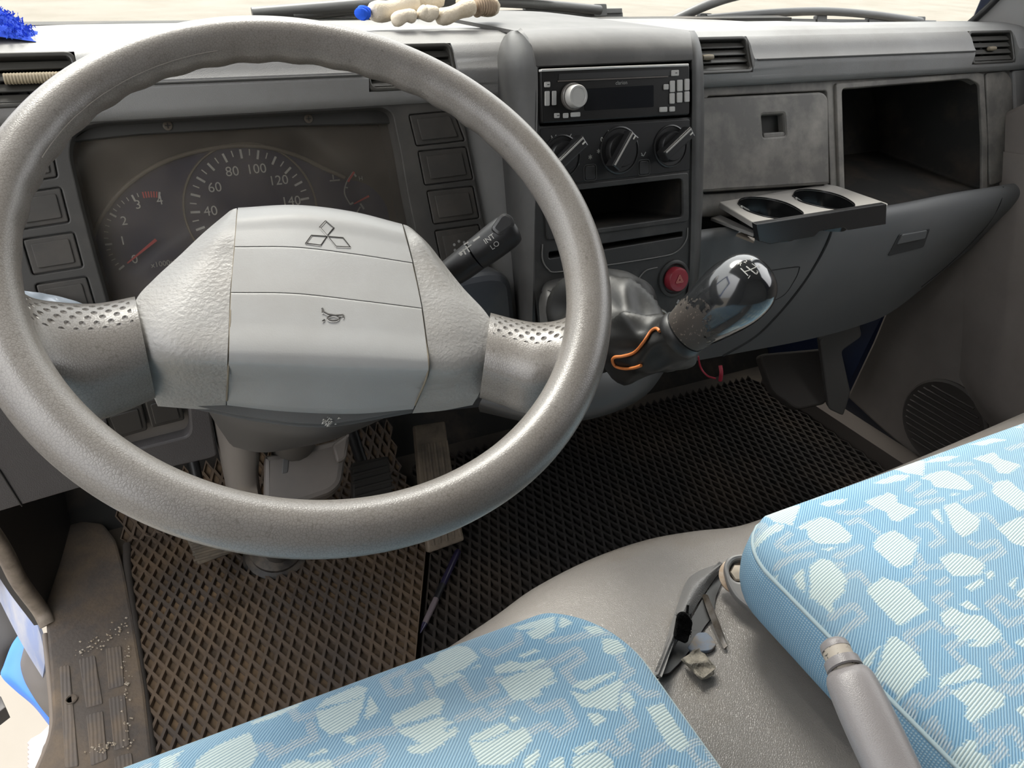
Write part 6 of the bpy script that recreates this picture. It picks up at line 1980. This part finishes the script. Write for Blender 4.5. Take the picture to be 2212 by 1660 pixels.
def seat(name, label, x0, x1, yf, yb, zf, zb, rcl, rcr, motifs, lines, twill, step, hs, roll=0.03):
    """cushion: patterned top panel on a dense grid, piping, plain side band"""
    t = thing(name, ((x0 + x1) / 2, (yf + yb) / 2, zf - hs), label, 'seat')
    ny = int((yf - yb) / step)
    nx = int((x1 - x0) / step)
    ys = yf - (np.linspace(0, 1, ny) ** 1.0) * (yf - yb)
    X = np.zeros((ny, nx))
    Y = np.zeros((ny, nx))
    for i, y in enumerate(ys):
        dl = yf - y
        il = rcl - sqrt(max(rcl ** 2 - (rcl - dl) ** 2, 0)) if dl < rcl else 0
        ir = rcr - sqrt(max(rcr ** 2 - (rcr - dl) ** 2, 0)) if dl < rcr else 0
        X[i] = np.linspace(x0 + il, x1 - ir, nx)
        Y[i] = y
    Zp = zb + (zf - zb) * (Y - yb) / (yf - yb)
    # crown and roll-off towards the piping
    dside = np.minimum(X - X[:, :1], X[:, -1:] - X)
    dfr = yf - Y
    dist = np.minimum(dside + 0.25 * 0, dfr)
    k = np.clip(1 - dist / roll, 0, 1)
    Z = Zp + 0.010 * (1 - ((X - (x0 + x1) / 2) / ((x1 - x0) / 2)) ** 2) * np.clip(dfr / 0.1, 0, 1) - roll * 0.55 * (1 - np.sqrt(np.clip(1 - k * k, 0, 1)))
    Vt = np.stack([X, Y, Z], 2).reshape(-1, 3)
    F = []
    idx = np.arange(nx * ny).reshape(ny, nx)
    q = np.stack([idx[:-1, :-1], idx[1:, :-1], idx[1:, 1:], idx[:-1, 1:]], -1).reshape(-1, 4)
    me_o = mk('cushion_top', Vt, q.tolist(), seat_fabric(name + '_fabric', twill), t, 80)
    me = me_o.data
    # woven pattern: traced motifs as a colour attribute
    def top_uv(px, py):
        r = ray(px, py)
        z0 = zb + 0.004
        s_ = (zf - zb) / (yf - yb)
        d = (zb + 0.005 - s_ * yb - CAM[2]) / (r[2] - s_ * r[1])
        p = CAM + r * d
        return p[:2]
    P2 = Vt[:, :2]
    red = np.zeros(len(P2), bool)
    grn = np.zeros(len(P2), bool)
    jit = np.stack([0.0006 * np.sin(P2[:, 1] * 2400), 0.0006 * np.sin(P2[:, 0] * 2100)], 1)
    mot = [np.array([top_uv(*p) for p in m]) for m in motifs]
    lin = [np.array([top_uv(*p) for p in m]) for m in lines]
    # the weave repeats over the rest of the cushion: fill the part outside the traced area with shifted repeats
    cents = [m.mean(0) for m in mot]
    lcent = [m.mean(0) for m in lin]
    reps_m, reps_l = list(mot), list(lin)
    for sx_ in (0, 0.17, -0.17, 0.31, -0.31, 0.46, -0.46):
        for sy_ in (0, -0.13, -0.26, 0.11):
            off = np.array([sx_, sy_])
            for src, cs_, dst in ((mot, cents, reps_m), (lin, lcent, reps_l)):
                for m in src:
                    mm = m + off
                    c_ = mm.mean(0)
                    if x0 < c_[0] < x1 and yb < c_[1] < yf and min(np.linalg.norm(np.array(cs_) - c_, axis=1)) > 0.034:
                        dst.append(mm)
                        cs_.append(c_)
    Pq = P2 + jit
    for mm in reps_l:
        lo, hi = mm.min(0) - 0.01, mm.max(0) + 0.01
        sel = np.where(np.all((Pq > lo) & (Pq < hi), 1))[0]
        for i in range(len(mm) - 1):
            if len(sel):
                grn[sel] |= near_line(Pq[sel], mm[i], mm[i + 1], 0.0031)
    for mm in reps_m:
        lo, hi = mm.min(0), mm.max(0)
        sel = np.where(np.all((Pq > lo) & (Pq < hi), 1))[0]
        if len(sel):
            red[sel] |= in_poly(Pq[sel], mm)
    ca = me.color_attributes.new('pattern', 'FLOAT_COLOR', 'POINT')
    colr = np.zeros((len(P2), 4), dtype=np.float32)
    colr[:, 0] = red
    colr[:, 1] = grn & ~red
    colr[:, 3] = 1
    ca.data.foreach_set('color', colr.ravel())
    # border loop: left side (back to front), front, right side (front to back)
    Gt = Vt.reshape(ny, nx, 3)
    sk = max(1, ny // 60)
    loop = list(Gt[::-sk, 0]) + list(Gt[0, 1:-1:max(1, nx // 60)]) + list(Gt[::sk, -1])
    loop = np.array(loop)
    cen = np.array([(x0 + x1) / 2, (yf + yb) / 2, 0])
    nrm = loop - cen
    # outward direction in plan
    tg = np.gradient(loop, axis=0)
    out = np.stack([-tg[:, 1], tg[:, 0], np.zeros(len(loop))], 1)
    out /= np.linalg.norm(out, axis=1, keepdims=True) + 1e-9
    if np.mean(np.sum(out * nrm, 1)) < 0:
        out = -out
    tube('piping', loop + np.array([0, 0, 0.0005]), 0.0019, PIPING, t, 8)
    rings = []
    for f_, o_ in ((0.0, 0.0), (0.06, 0.002), (0.2, 0.004), (0.45, 0.005), (0.7, 0.003), (0.9, -0.004), (1.0, -0.02)):
        rings.append(loop + out * o_ - np.array([0, 0, hs * f_]))
    R = np.array(rings)
    Gs = np.stack([cr(R[:, j], 18) for j in range(R.shape[1])], 1)
    V = Gs.reshape(-1, 3)
    n = Gs.shape[1]
    F = [(i * n + j, i * n + j + 1, (i + 1) * n + j + 1, (i + 1) * n + j) for i in range(Gs.shape[0] - 1) for j in range(n - 1)]
    # orient outward
    a, b, c = V[F[0][0]], V[F[0][1]], V[F[0][2]]
    if np.cross(b - a, c - a) @ out[0] < 0:
        F = [f[::-1] for f in F]
    mk('cushion_side', V, F, SEATS, t, 80)
    base = [(p[0], p[1], p[2] - hs) for p in loop - out * 0.02]
    mk('cushion_base', base, [list(range(len(base)))], BLACK, t, None)
    return t


d1, d2 = PZ(790, 1560, 0.42), PZ(820, 1508, 0.42)
twd = math.atan2(d2[1] - d1[1], d2[0] - d1[0])
seat('driver_seat', 'blue patterned fabric driver seat cushion under the steering wheel', -0.19, 0.291, 0.372, -0.12, 0.425, 0.385, 0.07, 0.075,
     [cA(m) for m in PA] + [cB(m) for m in PB], [cA(m) for m in LA] + [cB(m) for m in LB], -(twd + pi / 2), 0.00125, 0.06)
d1, d2 = PZ(1960, 1500, 0.44), PZ(1962, 1440, 0.44)
twp = math.atan2(d2[1] - d1[1], d2[0] - d1[0])
seat('passenger_seat', 'blue patterned fabric passenger seat cushion on the right', 0.428, 1.06, 0.372, -0.10, 0.445, 0.415, 0.055, 0.08,
     [cC(m) for m in PC_] + [cD(m) for m in PD_], [cC(m) for m in LC_] + [cD(m) for m in LD_], -(twp + pi / 2), 0.00145, 0.062)

# ------------------------------------------------------------------ parking brake lever
pb = thing('parking_brake', PD(1930, 1700, 0.52), 'grey grained parking brake lever with a worn release button', 'parking brake')
a0, a1 = PD(1828, 1452, 0.50), PD(2010, 1840, 0.42)
ax = a1 - a0
Lb = np.linalg.norm(ax)
ax /= Lb
tocam = CAM - a0
up = tocam - ax * (tocam @ ax)
up /= np.linalg.norm(up)
sd = np.cross(ax, up)
if sd @ RC[0] < 0:
    sd = -sd
rings = []
BS = 0.95
for s, w, h in ((0.0, 0.0125, 0.009), (0.003, 0.0148, 0.012), (0.010, 0.0163, 0.0145), (0.03, 0.0170, 0.0155), (0.06, 0.0166, 0.015), (0.10, 0.0158, 0.014), (Lb, 0.016, 0.014)):
    ring_ = []
    for t in np.linspace(0, 2 * pi, 40, endpoint=False):
        # rounded wedge section with a crease towards the viewer
        x = BS * w * np.sign(cos(t)) * abs(cos(t)) ** 0.6
        y = BS * h * np.sign(sin(t)) * abs(sin(t)) ** 0.85
        if sin(t) > 0:
            y *= 1 - 0.05 * (x / w) ** 2 - 0.30 * max(0, x / w - 0.05)
        ring_.append(a0 + ax * s + sd * x + up * y)
    rings.append(np.array(ring_))
Rr = np.stack([cr([r[k] for r in rings], 50) for k in range(40)], 1)
loft('grip', list(Rr), BRAKEM, pb, True, True, 60)
bc = a0 - ax * 0.002
lathe('button_socket', [(0.0114, 0.0051), (0.0118, -0.0008), (0.0104, -0.0015), (0.0104, 0.0038)], bc + up * 0.0005, -ax * 1.0, BRAKEM, pb, 28)
lathe('release_button', [(0.0095, -0.0076), (0.0095, 0.0149), (0.0089, 0.0175), (0.0070, 0.0191), (0.0000, 0.0196)], bc, -ax, WORN, pb, 28)
lathe('button_cap', [(0.0097, 0.0128), (0.0097, 0.0150), (0.0090, 0.0178), (0.0070, 0.0194), (0.0000, 0.0199)], bc, -ax, BRAKEM, pb, 28)

# ------------------------------------------------------------------ things on the dash top and outside the glass
tw_ = thing('towel', PY(10, 70, 0.86), 'blue terry towel heaped on the left end of the dash', 'towel')
tb0 = PY(10, 74, 0.87)
V, F = [], []
nx, ny = 40, 24
for j in range(ny):
    for i in range(nx):
        u, v = i / (nx - 1), j / (ny - 1)
        x = -0.30 + 0.268 * u
        y = 0.83 + 0.10 * v
        edge_ = min(u, 1 - u) * 3.2
        prof__ = np.clip(1 - ((x + 0.115) / 0.080) ** 2, 0, 1) ** 0.8 * sin(pi * np.clip(v, 0.02, 0.98)) ** 0.5
        z = 0.7815 + 0.036 * prof__ * (1 + 0.2 * sin(40 * x) * cos(30 * v)) - 0.004 * (v - 0.3)
        V.append((x, y, z))
for j in range(ny - 1):
    for i in range(nx - 1):
        F.append((j * nx + i, j * nx + i + 1, (j + 1) * nx + i + 1, (j + 1) * nx + i))
mk('cloth', V, F, TERRY, tw_, 80)
Vl, Fl = [], []
Vn = np.array(V)
for k in range(9000):
    p = Vn[rng.integers(0, len(Vn))] + np.array([rng.normal(0, 0.003), rng.normal(0, 0.002), 0])
    if p[2] < 0.785:
        continue
    d = np.array([rng.normal(0, 0.7), -0.5 + rng.normal(0, 0.5), 0.7 + 0.3 * rng.random()])
    d /= np.linalg.norm(d)
    s = np.cross(d, rng.normal(0, 1, 3))
    s /= np.linalg.norm(s)
    L = 0.0022 + 0.0018 * rng.random()
    w = 0.00045
    b = len(Vl)
    Vl += [p - s * w, p + s * w, p + d * L + s * w, p + d * L - s * w]
    Fl.append((b, b + 1, b + 2, b + 3))
o = mk('terry_loops', Vl, Fl, mat('terry_blue_loops', (0.05, 0.12, 0.62), 0.95, 0.1), tw_, None)
o['kind'] = 'stuff'


def blob(name, a, b, ra, rb, material, parent, seed=0, squash=0.8, n=14):
    """rounded finger- or palm-like roll of cloth from a to b"""
    a, b = np.array(a), np.array(b)
    rg = np.random.default_rng(seed)
    ph = rg.random(4) * 6
    pts, rr = [], []
    for t in np.linspace(0, 1, n):
        pts.append(a + (b - a) * t + np.array([0, 0, 0.002 * sin(5 * t + ph[0])]))
        e = sqrt(max(1 - (2 * t - 1) ** 8, 0.02))
        rr.append((ra + (rb - ra) * t) * e * (1 + 0.08 * sin(11 * t + ph[1])))
    return tube(name, pts, rr, material, parent, 14, True, squash, 80)


gv1 = thing('work_glove', PY(860, 40, 0.86), 'cream cotton work glove with a blue knitted cuff on the dash top', 'glove')
GY = 0.862
blob('palm', PY(795, 24, GY + 0.01), PY(905, 12, GY + 0.02), 0.0125, 0.014, COTTON, gv1, 1)
blob('cuff', PY(778, 36, GY), PY(788, 16, GY + 0.01), 0.0078, 0.0085, BLUEC, gv1, 2)
blob('finger', PY(880, 10, GY + 0.03), PY(960, -4, GY + 0.03), 0.010, 0.009, COTTON, gv1, 3)
gv2 = thing('work_glove', PY(980, 40, 0.86), 'cream cotton work glove with folded fingers right of the blue cuff', 'glove')
blob('finger', PY(846, 42, GY - 0.012), PY(898, 36, GY - 0.010), 0.0085, 0.0085, COTTON, gv2, 5)
blob('finger', PY(905, 20, GY - 0.01), PY(945, 34, GY - 0.01), 0.0105, 0.0095, COTTON, gv2, 6)
blob('finger', PY(940, 36, GY - 0.008), PY(1028, 18, GY - 0.006), 0.0100, 0.0110, COTTON, gv2, 7)
blob('palm', PY(985, 6, GY + 0.03), PY(1080, 14, GY + 0.02), 0.013, 0.0125, COTTON, gv2, 8)
blob('knitted_cuff', PY(1020, 18, GY + 0.004), PY(1070, 16, GY + 0.004), 0.012, 0.0125, mat('glove_rib_tan', (0.42, 0.32, 0.23), 0.9, 0.1, bump=('weave', 120, 0.8, 0.002)), gv2, 9)


def wiper(label, ends, arm, y):
    t = thing('windscreen_wiper', PY(*ends[0], y), label, 'wiper')
    a, b = PY(*ends[0], y), PY(*ends[1], y)
    wp = Plane((a + b) / 2, (0, -1, 0.3), b - a)
    L = np.linalg.norm(b - a)
    plate('rubber_blade', wp, rrect(0, -0.006, L, 0.013, 0.001, 2), (), 0.0, 0.008, 0.0005, WIPER, t)
    plate('blade_spine', wp, rrect(0, 0.003, L * 0.99, 0.009, 0.001, 2), (), 0.004, 0.012, 0.001, mat('wiper_spine', (0.05, 0.05, 0.052), 0.4), t)
    for k in range(5):
        u = -L * 0.42 + L * 0.21 * k
        plate('claw', wp, rrect(u, 0.004, 0.03, 0.022, 0.003, 2), (), 0.007, 0.012, 0.001, WIPER, t)
    tube('bridge', cr([wp.w(-L * 0.42, 0.004, 0.006), wp.w(-L * 0.2, 0.016, 0.01), wp.w(0, 0.021, 0.012), wp.w(L * 0.2, 0.016, 0.01), wp.w(L * 0.42, 0.004, 0.006)], 30), 0.0085, WIPER, t, 8)
    tube('arm', cr([PY(*p, y - 0.01 if i else y) for i, p in enumerate(arm)], 20), 0.010, WIPER, t, 8)
    return t


wiper('black windscreen wiper outside the glass behind the steering wheel', ((555, 44), (1346, 27)), [(545, 30), (760, 12), (960, -6), (1200, -20)], 1.375)
wiper('black windscreen wiper outside the glass on the passenger side', ((1470, 46), (2020, 52)), [(1440, 52), (1530, 10), (1610, -14), (1750, -40)], 1.375)
